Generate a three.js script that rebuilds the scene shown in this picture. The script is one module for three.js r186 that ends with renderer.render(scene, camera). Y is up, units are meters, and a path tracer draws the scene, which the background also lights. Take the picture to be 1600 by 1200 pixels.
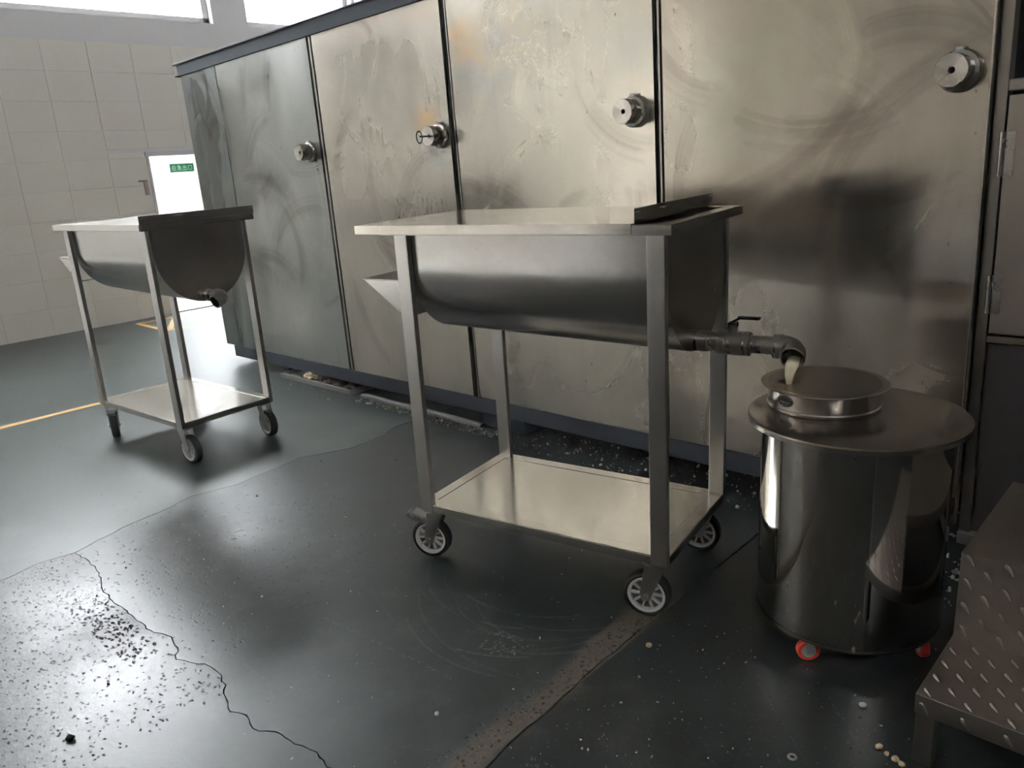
import * as THREE from 'three';
import { RoundedBoxGeometry } from 'three/addons/geometries/RoundedBoxGeometry.js';
import { mergeGeometries, toCreasedNormals } from 'three/addons/utils/BufferGeometryUtils.js';

// ---------------------------------------------------------------- camera, sky, exposure
const scene = new THREE.Scene();
const camera = new THREE.PerspectiveCamera(52.1, 1600 / 1200, 0.05, 200);
camera.position.set(0, 1.5, 0);
camera.rotation.order = 'YXZ';
camera.rotation.set(-0.27894, 0.77167, -0.0670);
scene.add(camera);
scene.background = new THREE.Color(0.93, 0.965, 1.0);      // bright overcast sky, the only light: it enters by the windows and the door
scene.backgroundIntensity = 34;
const renderer = new THREE.WebGLRenderer({ antialias: true });
renderer.toneMapping = THREE.LinearToneMapping;
renderer.toneMappingExposure = 1.1;
renderer.shadowMap.enabled = true;

// ---------------------------------------------------------------- helpers
let seedState = 7;
function rnd() { seedState = (seedState + 0x6d2b79f5) | 0; let t = Math.imul(seedState ^ (seedState >>> 15), 1 | seedState); t = (t + Math.imul(t ^ (t >>> 7), 61 | t)) ^ t; return ((t ^ (t >>> 14)) >>> 0) / 4294967296; }
const rr = (a, b) => a + (b - a) * rnd();
const clamp = (x, a = 0, b = 1) => Math.min(b, Math.max(a, x));
const sstep = (a, b, x) => { const t = clamp((x - a) / (b - a)); return t * t * (3 - 2 * t); };
const used = new Map();
function numbered(parent, name) {
  const k = parent.uuid + name, n = used.get(k) ?? 0; used.set(k, n + 1);
  return n ? name + '_' + String(n).padStart(3, '0') : name;
}
function shadow(o) { o.castShadow = o.receiveShadow = true; return o; }
function part(parent, name, geo, mat, label) {
  const m = shadow(new THREE.Mesh(geo, mat)); m.name = numbered(parent, name); parent.add(m);
  if (label) m.userData.label = label;
  return m;
}
function tag(o, label, category, group, kind) {
  if (label) o.userData.label = label;
  if (category) o.userData.category = category;
  if (group) o.userData.group = group;
  if (kind) o.userData.kind = kind;
  return o;
}
function thing(name, label, category, pos = [0, 0, 0], yaw = 0, group) {
  const g = new THREE.Group(); g.name = numbered(scene, name); scene.add(g); g.position.set(...pos); g.rotation.y = yaw;
  return tag(g, label, category, group);
}
function structure(name, geo, mat) {
  const o = geo ? shadow(new THREE.Mesh(geo, mat)) : new THREE.Group();
  o.name = numbered(scene, name); scene.add(o); o.userData.kind = 'structure'; return o;
}
const ni = (g) => (g.index ? g.toNonIndexed() : g);
function merge(list) {
  const l = list.map(ni);
  for (const g of l) for (const k of Object.keys(g.attributes)) if (!['position', 'normal', 'uv'].includes(k)) g.deleteAttribute(k);
  return mergeGeometries(l);
}
function box(w, h, d, x = 0, y = 0, z = 0) { return new THREE.BoxGeometry(w, h, d).translate(x, y, z); }
function span(x0, x1, y0, y1, z0, z1) { return box(x1 - x0, y1 - y0, z1 - z0, (x0 + x1) / 2, (y0 + y1) / 2, (z0 + z1) / 2); }
function rbox(w, h, d, r = 0.003, x = 0, y = 0, z = 0) { return new RoundedBoxGeometry(w, h, d, 2, Math.min(r, w / 2.01, h / 2.01, d / 2.01)).translate(x, y, z); }
function rspan(x0, x1, y0, y1, z0, z1, r = 0.003) { return rbox(x1 - x0, y1 - y0, z1 - z0, r, (x0 + x1) / 2, (y0 + y1) / 2, (z0 + z1) / 2); }
const V2 = (a) => a.map(([x, y]) => new THREE.Vector2(x, y));
const V3 = (x, y, z) => new THREE.Vector3(x, y, z);
function lathe(pts, seg = 48) { return toCreasedNormals(new THREE.LatheGeometry(V2(pts), seg), 0.6); }
function cyl(r, h, seg = 24, r2 = r) { return new THREE.CylinderGeometry(r2, r, h, seg); }
// cylinder from a to b
function rod(a, b, r, seg = 20, r2 = r) {
  const d = b.clone().sub(a), g = new THREE.CylinderGeometry(r2, r, d.length(), seg);
  g.applyQuaternion(new THREE.Quaternion().setFromUnitVectors(V3(0, 1, 0), d.clone().normalize()));
  return g.translate((a.x + b.x) / 2, (a.y + b.y) / 2, (a.z + b.z) / 2);
}
function extrude(pts, depth, bevel = 0, holes = []) {
  const s = new THREE.Shape(V2(pts)); for (const h of holes) s.holes.push(new THREE.Path(V2(h)));
  return new THREE.ExtrudeGeometry(s, { depth, bevelEnabled: bevel > 0, bevelSize: bevel, bevelThickness: bevel, bevelSegments: 2, curveSegments: 24 });
}
// sheet swept along x from a profile in (z, y); offsets per end
function profileSheet(prof, xs, f) {   // prof: [[z,y]...], xs: stations, f(x,z,y) -> [z,y]
  const pos = [], uv = [], idx = []; const n = prof.length;
  xs.forEach((x, i) => { let run = 0; prof.forEach(([z, y], j) => { if (j) run += Math.hypot(z - prof[j - 1][0], y - prof[j - 1][1]); const [zz, yy] = f ? f(x, z, y) : [z, y]; pos.push(x, yy, zz); uv.push(x, run); }); });
  for (let i = 0; i < xs.length - 1; i++) for (let j = 0; j < n - 1; j++) { const a = i * n + j, b = a + 1, c = a + n, d = c + 1; idx.push(a, b, c, b, d, c); }
  const g = new THREE.BufferGeometry(); g.setAttribute('position', new THREE.Float32BufferAttribute(pos, 3)); g.setAttribute('uv', new THREE.Float32BufferAttribute(uv, 2)); g.setIndex(idx);
  g.computeVertexNormals(); return g;
}

// ---------------------------------------------------------------- noise and textures
function lattice(n, seed) { const s = seedState; seedState = seed; const a = new Float32Array(n * n); for (let i = 0; i < a.length; i++) a[i] = rnd(); seedState = s; return a; }
function tileNoise(N, base, oct, seed, gain = 0.5) {       // tileable fractal value noise, 0..1
  const out = new Float32Array(N * N); let amp = 1, sum = 0, f = base;
  for (let o = 0; o < oct; o++, f *= 2, amp *= gain) {
    if (f > N) break;
    const L = lattice(f, seed + o * 101); sum += amp;
    for (let y = 0; y < N; y++) {
      const fy = y / N * f, y0 = Math.floor(fy), ty = fy - y0, wy = ty * ty * (3 - 2 * ty), r0 = (y0 % f) * f, r1 = ((y0 + 1) % f) * f;
      for (let x = 0; x < N; x++) {
        const fx = x / N * f, x0 = Math.floor(fx), tx = fx - x0, wx = tx * tx * (3 - 2 * tx), a = x0 % f, b = (x0 + 1) % f;
        const p = L[r0 + a] + (L[r0 + b] - L[r0 + a]) * wx, q = L[r1 + a] + (L[r1 + b] - L[r1 + a]) * wx;
        out[y * N + x] += amp * (p + (q - p) * wy);
      }
    }
  }
  let lo = 1e9, hi = -1e9; for (const v of out) { if (v < lo) lo = v; if (v > hi) hi = v; }
  for (let i = 0; i < out.length; i++) out[i] = (out[i] - lo) / (hi - lo);
  return out;
}
const NS = 512;
scene.fog = new THREE.FogExp2(new THREE.Color(0.9, 0.92, 1.0), 0.005);    // thin even haze through the hall
const nBroad = tileNoise(NS, 3, 5, 11), nMid = tileNoise(NS, 8, 5, 23), nFine = tileNoise(NS, 32, 4, 37, 0.7), nPatch = tileNoise(NS, 5, 6, 53, 0.6);
function samp(a, u, v) {                                     // u, v in tiles
  u = (u - Math.floor(u)) * NS; v = (v - Math.floor(v)) * NS;
  const x0 = u | 0, y0 = v | 0, fx = u - x0, fy = v - y0, x1 = (x0 + 1) & (NS - 1), y1 = (y0 + 1) & (NS - 1), xa = x0 & (NS - 1), ya = (y0 & (NS - 1)) * NS, yb = y1 * NS;
  const p = a[ya + xa] + (a[ya + x1] - a[ya + xa]) * fx, q = a[yb + xa] + (a[yb + x1] - a[yb + xa]) * fx;
  return p + (q - p) * fy;
}
const toS = (c) => 255 * (c <= 0.0031308 ? c * 12.92 : 1.055 * Math.pow(c, 1 / 2.4) - 0.055);
function dataTex(data, w, h, srgb, repeat = true) {
  const t = new THREE.DataTexture(data, w, h, THREE.RGBAFormat); t.magFilter = t.minFilter = THREE.LinearFilter;
  t.wrapS = t.wrapT = repeat ? THREE.RepeatWrapping : THREE.ClampToEdgeWrapping; if (srgb) t.colorSpace = THREE.SRGBColorSpace; t.needsUpdate = true; return t;
}
function canvasTex(c, srgb, repeat = false) { const t = new THREE.CanvasTexture(c); if (srgb) t.colorSpace = THREE.SRGBColorSpace; t.wrapS = t.wrapT = repeat ? THREE.RepeatWrapping : THREE.ClampToEdgeWrapping; return t; }
function canvas(w, h) { const c = document.createElement('canvas'); c.width = w; c.height = h; return c; }

// ---------------------------------------------------------------- materials
const std = (o) => new THREE.MeshStandardMaterial({ side: THREE.DoubleSide, ...o });
const lin = (r, g, b) => new THREE.Color().setRGB(r, g, b);
// general steel: smears in the roughness, faint stain tint
function steelMaps(N, seed, warm) {
  const a = tileNoise(N, 6, 6, seed, 0.6), b = tileNoise(N, 3, 4, seed + 5), col = new Uint8Array(N * N * 4), dat = new Uint8Array(N * N * 4);
  for (let i = 0; i < N * N; i++) {
    const k = 0.93 + 0.05 * a[i] + 0.03 * (rnd() - 0.5), t = b[i] * warm;
    col[i * 4] = 255 * k; col[i * 4 + 1] = 255 * k * (1 - 0.02 * t); col[i * 4 + 2] = 255 * k * (1 - 0.06 * t); col[i * 4 + 3] = 255;
    dat[i * 4] = 128; dat[i * 4 + 1] = 255 * clamp(0.55 + 0.16 * (a[i] - 0.5) + 0.12 * (b[i] - 0.5) + 0.03 * (rnd() - 0.5)); dat[i * 4 + 2] = 255; dat[i * 4 + 3] = 255;
  }
  return [dataTex(col, N, N, false), dataTex(dat, N, N, false)];
}
const [stCol, stDat] = steelMaps(512, 301, 1);
const steel = (r, g, b, rough) => std({ color: lin(r, g, b), metalness: 1, roughness: rough / 0.55, map: stCol, roughnessMap: stDat });
const M = {
  cart: steel(0.60, 0.58, 0.555, 0.2),
  leg: std({ color: lin(0.58, 0.56, 0.535), metalness: 1, roughness: 0.28 }),
  tank: steel(0.57, 0.55, 0.53, 0.24),
  lid: steel(0.78, 0.755, 0.71, 0.17),
  pipe: steel(0.33, 0.31, 0.29, 0.3),
  drum: steel(0.56, 0.54, 0.51, 0.1),
  drumLid: steel(0.27, 0.24, 0.215, 0.24),
  sieve: steel(0.56, 0.53, 0.5, 0.22),
  sievePlate: steel(0.34, 0.295, 0.255, 0.2),
  knob: steel(0.55, 0.52, 0.49, 0.25),
  plate: steel(0.43, 0.385, 0.35, 0.42),
  plateTop: steel(0.36, 0.315, 0.275, 0.5),
  zinc: steel(0.55, 0.56, 0.56, 0.38),
  darkSteel: steel(0.36, 0.335, 0.31, 0.34),
  black: std({ color: lin(0.012, 0.011, 0.011), roughness: 0.6 }),
  rubber: std({ color: lin(0.02, 0.02, 0.021), roughness: 0.7 }),
  seal: std({ color: lin(0.006, 0.006, 0.006), roughness: 0.8 }),
  hub: std({ color: lin(0.62, 0.60, 0.57), roughness: 0.45 }),
  web: std({ color: lin(0.16, 0.15, 0.145), roughness: 0.6 }),
  red: std({ color: lin(0.75, 0.06, 0.035), roughness: 0.35 }),
  blueGrey: std({ color: lin(0.042, 0.051, 0.066), roughness: 0.75 }),
  frameWhite: std({ color: lin(0.68, 0.68, 0.67), roughness: 0.4 }),
  plaster: std({ color: lin(0.78, 0.755, 0.75), roughness: 0.85 }),
  ceiling: std({ color: lin(0.82, 0.81, 0.79), roughness: 0.8 }),
  darkWall: std({ color: lin(0.12, 0.115, 0.11), roughness: 0.8 }),
  cream: std({ color: lin(0.76, 0.69, 0.58), roughness: 0.7 }),
  dado: std({ color: lin(0.05, 0.05, 0.05), roughness: 0.6 }),
  yellow: std({ color: lin(0.62, 0.36, 0.09), roughness: 0.55 }),
  grout: std({ color: lin(0.27, 0.26, 0.24), roughness: 0.9 }),
  apron: std({ color: lin(0.36, 0.355, 0.345), roughness: 0.9 }),
  skyBlock: std({ color: lin(0.07, 0.069, 0.068), roughness: 0.9 }),  // dark tone of the added wall that blocks sky
  dirt: std({ color: lin(0.012, 0.012, 0.012), roughness: 1 }),
  kerb: std({ color: lin(0.26, 0.26, 0.25), roughness: 0.7 }),
  crumb: std({ color: lin(0.62, 0.6, 0.55), roughness: 0.8 }),
  crumbTan: std({ color: lin(0.55, 0.42, 0.26), roughness: 0.8 }),
  milk: new THREE.MeshPhysicalMaterial({ side: THREE.DoubleSide, color: lin(0.93, 0.81, 0.6), roughness: 0.2 }),
  frosted: new THREE.MeshPhysicalMaterial({ side: THREE.DoubleSide, color: lin(0.44, 0.435, 0.425), roughness: 1, transmission: 1, thickness: 0 }),  // translucent panes of the added windows and skylight
  glass: new THREE.MeshPhysicalMaterial({ color: lin(1, 1, 1), roughness: 0.02, transmission: 1, thickness: 0, ior: 1.45, side: THREE.DoubleSide }),
  strip: new THREE.MeshPhysicalMaterial({ side: THREE.DoubleSide, color: lin(0.36, 0.348, 0.33), roughness: 1, transmission: 1, thickness: 0 }),
  stripDim: new THREE.MeshPhysicalMaterial({ side: THREE.DoubleSide, color: lin(0.145, 0.137, 0.126), roughness: 1, transmission: 1, thickness: 0 }),  // dimmer half of the wide gateway, tone set for reflections
  stripBright: new THREE.MeshPhysicalMaterial({ side: THREE.DoubleSide, color: lin(0.17, 0.161, 0.148), roughness: 1, transmission: 1, thickness: 0 }),  // brighter half of the wide gateway, set to brighten the lid
  stripSide: new THREE.MeshPhysicalMaterial({ side: THREE.DoubleSide, color: lin(0.3, 0.294, 0.282), roughness: 1, transmission: 1, thickness: 0 }),  // curtain of the added side door
  pink: std({ color: lin(0.42, 0.29, 0.26), roughness: 0.6 }),
  paper: std({ color: lin(0.55, 0.44, 0.3), roughness: 0.9 }),
  rubbish: std({ color: lin(0.075, 0.05, 0.042), roughness: 0.95 }),
};

// ---------------------------------------------------------------- floor: four slabs parted by cracks and a joint
const FX0 = -9.27, FX1 = 3.4, FZ0 = -7, FZ1 = 5.6;
function jitterLine(pts, amp, sub, seed) {
  const s = seedState; seedState = seed; const out = [];
  for (let i = 0; i < pts.length - 1; i++) {
    const [a, b] = [pts[i], pts[i + 1]], L = Math.hypot(b[0] - a[0], b[1] - a[1]), n = Math.max(1, Math.round(L / sub));
    for (let k = 0; k < n; k++) { const t = k / n; out.push([a[0] + (b[0] - a[0]) * t + (k ? rr(-amp, amp) : 0), a[1] + (b[1] - a[1]) * t + (k ? rr(-amp, amp) : 0)]); }
  }
  out.push(pts[pts.length - 1]); seedState = s; return out;
}
const crack1 = jitterLine([[-3.5, FZ1], [-3.52, 2], [-3.5, 0], [-3.508, -0.579], [-3.546, -0.731], [-3.517, -0.862], [-3.599, -1.092], [-3.624, -1.279], [-3.679, -1.462], [-3.624, -1.673], [-3.676, -2.081], [-3.562, -2.332], [-3.572, -2.575], [-3.633, -2.695], [-3.6, -4], [-3.6, FZ0]], 0.006, 0.06, 41);
const c1at = crack1.findIndex((p) => p[0] === -3.517 && p[1] === -0.862);
const crack2 = jitterLine([[-3.517, -0.862], [-3.371, -0.874], [-3.236, -0.863], [-3.088, -0.822], [-2.965, -0.812], [-2.886, -0.817], [-2.769, -0.817], [-2.636, -0.819], [-2.535, -0.849], [-2.452, -0.834], [-2.393, -0.801], [-2.292, -0.85], [-2.216, -0.856], [-2.133, -0.841], [-2.101, -0.816], [-2.004, -0.788], [-1.953, -0.811], [-1.885, -0.794], [-1.842, -0.815], [-1.798, -0.834], [-1.734, -0.835], [-1.659, -0.858], [-1.593, -0.843], [-1.45, -0.86], [-1.272, -0.85]], 0.005, 0.025, 43);
const joint = jitterLine([[-1.27, FZ1], [-1.265, 1], [-1.255, -0.6], [-1.272, -0.85], [-1.261, -1.107], [-1.277, -1.221], [-1.276, -1.351], [-1.284, -1.474], [-1.296, -1.628], [-1.294, -1.742], [-1.297, -1.854], [-1.298, -1.975], [-1.3, -3], [-1.3, FZ0]], 0.0025, 0.03, 47);
const jat = joint.findIndex((p) => p[0] === -1.272 && p[1] === -0.85);
function off(line, side, w0, w1, seed) {                    // offset of a polyline by a varying half width
  const s = seedState; seedState = seed;
  const out = line.map((p, i) => { const a = line[Math.max(0, i - 1)], b = line[Math.min(line.length - 1, i + 1)], dx = b[0] - a[0], dz = b[1] - a[1], L = Math.hypot(dx, dz) || 1, w = rr(w0, w1) * side; return [p[0] - dz / L * w, p[1] + dx / L * w]; });
  seedState = s; return out;
}
const W1 = [0.0008, 0.0022], W2 = [0.0008, 0.0028], WJ = [0.0025, 0.0042];
function slabGeo(poly, rx, rz, sx, sz) {
  const g = extrude(poly.map(([x, z]) => [x, -z]), 0.06).rotateX(-Math.PI / 2).translate(0, -0.06, 0);
  const p = g.attributes.position, uv = g.attributes.uv;
  for (let i = 0; i < p.count; i++) uv.setXY(i, (p.getX(i) - rx) / sx, (p.getZ(i) - rz) / sz);
  return g;
}
// the paint of the floor over a rectangle of ground: colour in one map, height (r) and roughness (g) in another
function floorPaint(x0, z0, sx, sz, N, o) {
  const H = Math.round(N * sz / sx), col = new Uint8Array(N * H * 4), dat = new Uint8Array(N * H * 4);
  const A = new Float32Array(N * H), D = new Float32Array(N * H);           // stamps: paleness, depth of pits
  const stamp = (arr, x, z, rx, rz, ang, v, soft = 0.5) => {
    const px = (x - x0) / sx * N, pz = (z - z0) / sz * H, R = Math.max(rx, rz) / sx * N + 2, ca = Math.cos(ang), sa = Math.sin(ang), ax = rx / sx * N, az = rz / sx * N;
    for (let j = Math.max(0, Math.floor(pz - R)); j < Math.min(H, pz + R); j++) for (let i = Math.max(0, Math.floor(px - R)); i < Math.min(N, px + R); i++) {
      const dx = i - px, dz = j - pz, q = Math.hypot((dx * ca + dz * sa) / ax, (-dx * sa + dz * ca) / az);
      if (q < 1) { const w = sstep(1, soft, q); arr[j * N + i] += v * w; }
    }
  };
  const s = seedState; seedState = o.seed;
  o.marks?.({ stamp: (...a) => stamp(A, ...a), pit: (...a) => stamp(D, ...a) });
  seedState = s;
  for (let j = 0; j < H; j++) for (let i = 0; i < N; i++) {
    const x = x0 + (i + 0.5) / N * sx, z = z0 + (j + 0.5) / H * sz, k = j * N + i, per = o.tile ? 1 / sx : 1 / 1.7;
    const u = o.tile ? i / N : x * per, v = o.tile ? j / H : z * per;
    const br = samp(nBroad, u, v), md = samp(nMid, u * 2, v * 2), fn = samp(nFine, u * 4, v * 4), pt = samp(nPatch, u * 1, v * 1), gr = samp(nFine, u * 9, v * 9);
    const wz = o.wear(x, z), wear = clamp(wz + (pt - 0.5) * (0.22 + 0.9 * sstep(0.4, 0.8, wz)));                     // paint rubbed thin to grey concrete dust
    const scr = clamp(A[k]);
    const pale = o.pale ?? 1; let r = 0.024 * pale, g = 0.031 * pale, b = 0.029 * pale;  // per-slab tone; raised far away as painted haze and reflection
    const d = 0.94 + 0.12 * md + 0.16 * (fn - 0.5); r *= d; g *= d; b *= d;
    const grey = 0.075 + 0.07 * fn + 0.05 * md, w = sstep(0.25, 1.0, wear) * (0.55 + 0.25 * fn);
    r += (grey - r) * w; g += (grey - g) * w; b += (grey * 1.0 - b) * w;
    const st = sstep(0.55, 0.8, br) * 0.35; r *= 1 - 0.2 * st; g *= 1 - 0.35 * st; b *= 1 - 0.35 * st;
    const du = 0.022 * sstep(0.5, 0.95, md * 0.55 + br * 0.45) * (0.5 + fn); r += scr * 0.2 + du; g += scr * 0.195 + du; b += scr * 0.19 + du * 0.95;
    let h = 0.5 + 0.16 * (fn - 0.5) * (0.4 + wear) + 0.05 * (gr - 0.5) + 0.1 * (md - 0.5), ro = 0.32 + 0.02 * (md - 0.5) + 0.08 * w + 0.05 * (fn - 0.5) + 0.25 * scr + 0.16 * (pt - 0.5) * sstep(0.35, 0.7, wz);
    const e = o.strip ? o.strip(x, z, md, fn) : 0;                           // bare aggregate beside the joint
    if (e > 0) { const q = 0.6 + 0.8 * gr; r += (0.105 * q - r) * e; g += (0.083 * q - g) * e; b += (0.062 * q - b) * e; ro += (0.75 - ro) * e; h += (gr - 0.6) * 0.5 * e; }
    const pit = clamp(D[k]); h -= pit * 0.5; r *= 1 - 0.75 * pit; g *= 1 - 0.75 * pit; b *= 1 - 0.75 * pit; ro += pit * 0.3;
    const dz = 5 * (rnd() - 0.5); col[k * 4] = clamp(toS(clamp(r)) + dz, 0, 255); col[k * 4 + 1] = clamp(toS(clamp(g)) + dz, 0, 255); col[k * 4 + 2] = clamp(toS(clamp(b)) + dz, 0, 255); col[k * 4 + 3] = 255;
    dat[k * 4] = 255 * clamp(h); dat[k * 4 + 1] = 255 * clamp(ro + 0.025 * (rnd() - 0.5)); dat[k * 4 + 2] = 0; dat[k * 4 + 3] = 255;
  }
  const c = dataTex(col, N, H, true, !!o.tile), t = dataTex(dat, N, H, false, !!o.tile);
  return new THREE.MeshPhysicalMaterial({ map: c, roughness: 1, roughnessMap: t, bumpMap: t, bumpScale: 0.0022, ior: 1.5 });
}
const stripEdge = (x, z, md, fn) => {
  const n = (samp(nMid, z * 1.3, 0.3) - 0.5) * 0.05, w = 0.075 + n + (fn - 0.5) * 0.05 + 0.035 * sstep(-1.4, -1.9, z);
  const d = -1.287 - x;                                                     // distance to the left of the joint
  return d > -0.004 ? sstep(w + 0.012, w - 0.02, d) * sstep(0.15, 0.4, md + 0.25) * sstep(0.1, -0.4, z) * sstep(-2.06 - 0.1 * md, -1.9, z) : 0.6 * sstep(-0.05, 0.0, d + (fn - 0.5) * 0.06) * sstep(0.45, 0.7, md);
};
const scratches = (stamp, list) => { for (const [x0, z0, x1, z1, w, v] of list) { const n = Math.ceil(Math.hypot(x1 - x0, z1 - z0) / 0.012); for (let i = 0; i <= n; i++) { const t = i / n; if (rnd() < 0.75) stamp(x0 + (x1 - x0) * t + rr(-1, 1) * w * 0.4, z0 + (z1 - z0) * t + rr(-1, 1) * w * 0.4, w * rr(0.5, 1.2), w * rr(0.4, 0.9), rnd() * 3, v * rr(0.3, 1), 0.1); } } };
const R1 = [-3.75, -3.6, 2.55, 2.85], R2 = [-3.62, -0.95, 2.42, 2.42], R3 = [-1.32, -3.3, 2.4, 2.4];
const slabFar = floorPaint(0, 0, 4, 4, 1024, { seed: 5, tile: true, pale: 2.9, wear: () => 0.05, marks: ({ stamp, pit }) => { for (let i = 0; i < 60; i++) { const a = rnd() * 6.28, x = rr(0.4, 3.6), z = rr(0.4, 3.6), L = rr(0.1, 0.5); scratches(stamp, [[x, z, x + L * Math.cos(a), z + L * Math.sin(a), rr(0.004, 0.009), rr(0.1, 0.3)]]); } for (let i = 0; i < 60; i++) pit(rr(0, 4), rr(0, 4), rr(0.004, 0.01), rr(0.004, 0.008), rnd() * 3, 0.7); } });  // same paint as elsewhere, paled to stand in for haze and reflection
const slabMid = floorPaint(...R1, 1800, {
  seed: 15, pale: 1.15, wear: (x, z) => 0.3 + 0.35 * Math.exp(-(((x + 3.2) / 0.5) ** 2 + ((z + 1.25) / 0.45) ** 2)), strip: stripEdge,
  marks: ({ stamp, pit }) => {
    for (let i = 0; i < 500; i++) { const x = rr(-3.65, -2.3), z = rr(-1.9, -0.85); pit(x, z, rr(0.003, 0.010), rr(0.002, 0.005), rr(-0.4, 0.4), rr(0.4, 1)); }
    for (let i = 0; i < 45; i++) { const a = rnd() * 6.28, x = rr(-3.6, -1.4), z = rr(-2.8, -0.9), L = rr(0.08, 0.4); scratches(stamp, [[x, z, x + L * Math.cos(a), z + L * Math.sin(a), rr(0.003, 0.007), rr(0.08, 0.25)]]); }
    for (let i = 0; i < 40; i++) { const a = rr(-0.5, 0.4), x = rr(-3.4, -1.4), z = rr(-2.4, -0.9), L = rr(0.1, 0.6); scratches(stamp, [[x, z, x + L * Math.cos(a), z + L * Math.sin(a), rr(0.003, 0.008), rr(0.06, 0.22)]]); }
    scratches(stamp, [[-2.35, -2.2, -2.14, -2.02, 0.008, 0.45], [-2.25, -1.62, -1.98, -1.55, 0.006, 0.4], [-2.45, -1.55, -1.9, -1.35, 0.006, 0.25], [-2.2, -1.25, -1.6, -1.3, 0.01, 0.35], [-2.05, -1.62, -1.55, -1.7, 0.007, 0.3], [-1.75, -1.5, -1.5, -1.62, 0.008, 0.3]]);
    for (let k = 0; k < 16; k++) { const R = rr(0.28, 0.62), a0 = rr(-0.6, 1.2), cx = -1.75 + rr(-0.12, 0.12), cz = -1.95 + rr(-0.1, 0.1), da = rr(0.4, 1.3), n = 60, w = rr(0.003, 0.009), v = rr(0.12, 0.4); for (let i = 0; i < n; i++) if (rnd() < 0.8) { const a = a0 + da * i / n; stamp(cx + R * Math.cos(a + 0.6), cz + R * Math.sin(a + 0.6), 0.012, w, a + 0.6 + 1.57, v * rr(0.25, 0.6), 0.1); } }
    for (let i = 0; i < 90; i++) stamp(rr(-1.66, -1.52) , rr(-1.58, -1.46), rr(0.003, 0.012), rr(0.002, 0.005), rnd() * 3, rr(0.3, 0.9), 0.2);
    for (let i = 0; i < 260; i++) { const z = rr(-2, -0.86), x = -1.29 - rr(0, 0.1); pit(x, z, rr(0.003, 0.008), rr(0.002, 0.006), rnd() * 3, rr(0.4, 1)); if (i % 3 === 0) stamp(x + 0.01, z, rr(0.002, 0.005), rr(0.002, 0.004), rnd() * 3, rr(0.4, 0.9), 0.2); }
  },
});
const slabNear = floorPaint(...R2, 2048, {
  seed: 25, pale: 0.8, wear: (x, z) => 0.27 + 0.5 * sstep(-2.05, -2.8, x + 0.15 * Math.sin(z * 5)), strip: stripEdge,
  marks: ({ stamp, pit }) => {
    for (let i = 0; i < 2600; i++) { const x = -3.6 + 1.5 * Math.pow(rnd(), 1.2), z = rr(-0.86, 0.4); pit(x, z, rr(0.002, 0.009), rr(0.0015, 0.004), rr(-0.3, 0.5), rr(0.4, 1)); }
    for (let i = 0; i < 160; i++) { const t = rnd(), x = -3.05 + 0.5 * t + rr(-0.08, 0.08), z = -0.8 + rr(0, 0.12) ; pit(x, z, rr(0.004, 0.014), rr(0.002, 0.006), rr(-0.2, 0.4), 1); }
    for (let i = 0; i < 40; i++) { const a = rnd() * 6.28, x = rr(-3.4, -1.4), z = rr(-0.8, 0.2), L = rr(0.05, 0.3); scratches(stamp, [[x, z, x + L * Math.cos(a), z + L * Math.sin(a), rr(0.002, 0.005), rr(0.06, 0.2)]]); }
    for (let i = 0; i < 80; i++) stamp(rr(-1.75, -1.3), rr(-0.86, -0.4), rr(0.002, 0.009), rr(0.002, 0.005), rnd() * 3, rr(0.2, 0.7), 0.2);
  },
});
const slabRight = floorPaint(...R3, 2048, {
  seed: 35, pale: 0.85, wear: () => 0.26, strip: stripEdge,
  marks: ({ stamp, pit }) => {
    for (let i = 0; i < 40; i++) { const a = rnd() * 6.28, x = rr(-1.2, -0.4), z = rr(-2.2, -1.1), L = rr(0.05, 0.4); scratches(stamp, [[x, z, x + L * Math.cos(a), z + L * Math.sin(a), rr(0.002, 0.006), rr(0.06, 0.25)]]); }
    for (let i = 0; i < 420; i++) stamp(rr(-1.28, -0.3), rr(-1.95, -0.95), rr(0.0015, 0.006), rr(0.001, 0.004), rnd() * 3, rr(0.15, 0.7), 0.2);
    for (let i = 0; i < 70; i++) stamp(rr(-1.2, -1.08), rr(-1.22, -1.1), rr(0.003, 0.01), rr(0.002, 0.005), rnd() * 3, rr(0.3, 0.8), 0.2);
    scratches(stamp, [[-1.0, -1.95, -0.45, -1.45, 0.006, 0.3], [-0.95, -1.8, -0.4, -1.35, 0.005, 0.25], [-0.8, -2.0, -0.55, -1.75, 0.008, 0.35], [-0.9, -1.55, -0.6, -1.3, 0.008, 0.2]]);
    for (let i = 0; i < 120; i++) pit(rr(-1.25, -0.3), rr(-2, -1), rr(0.002, 0.006), rr(0.002, 0.005), rnd() * 3, rr(0.4, 1));
  },
});
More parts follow.
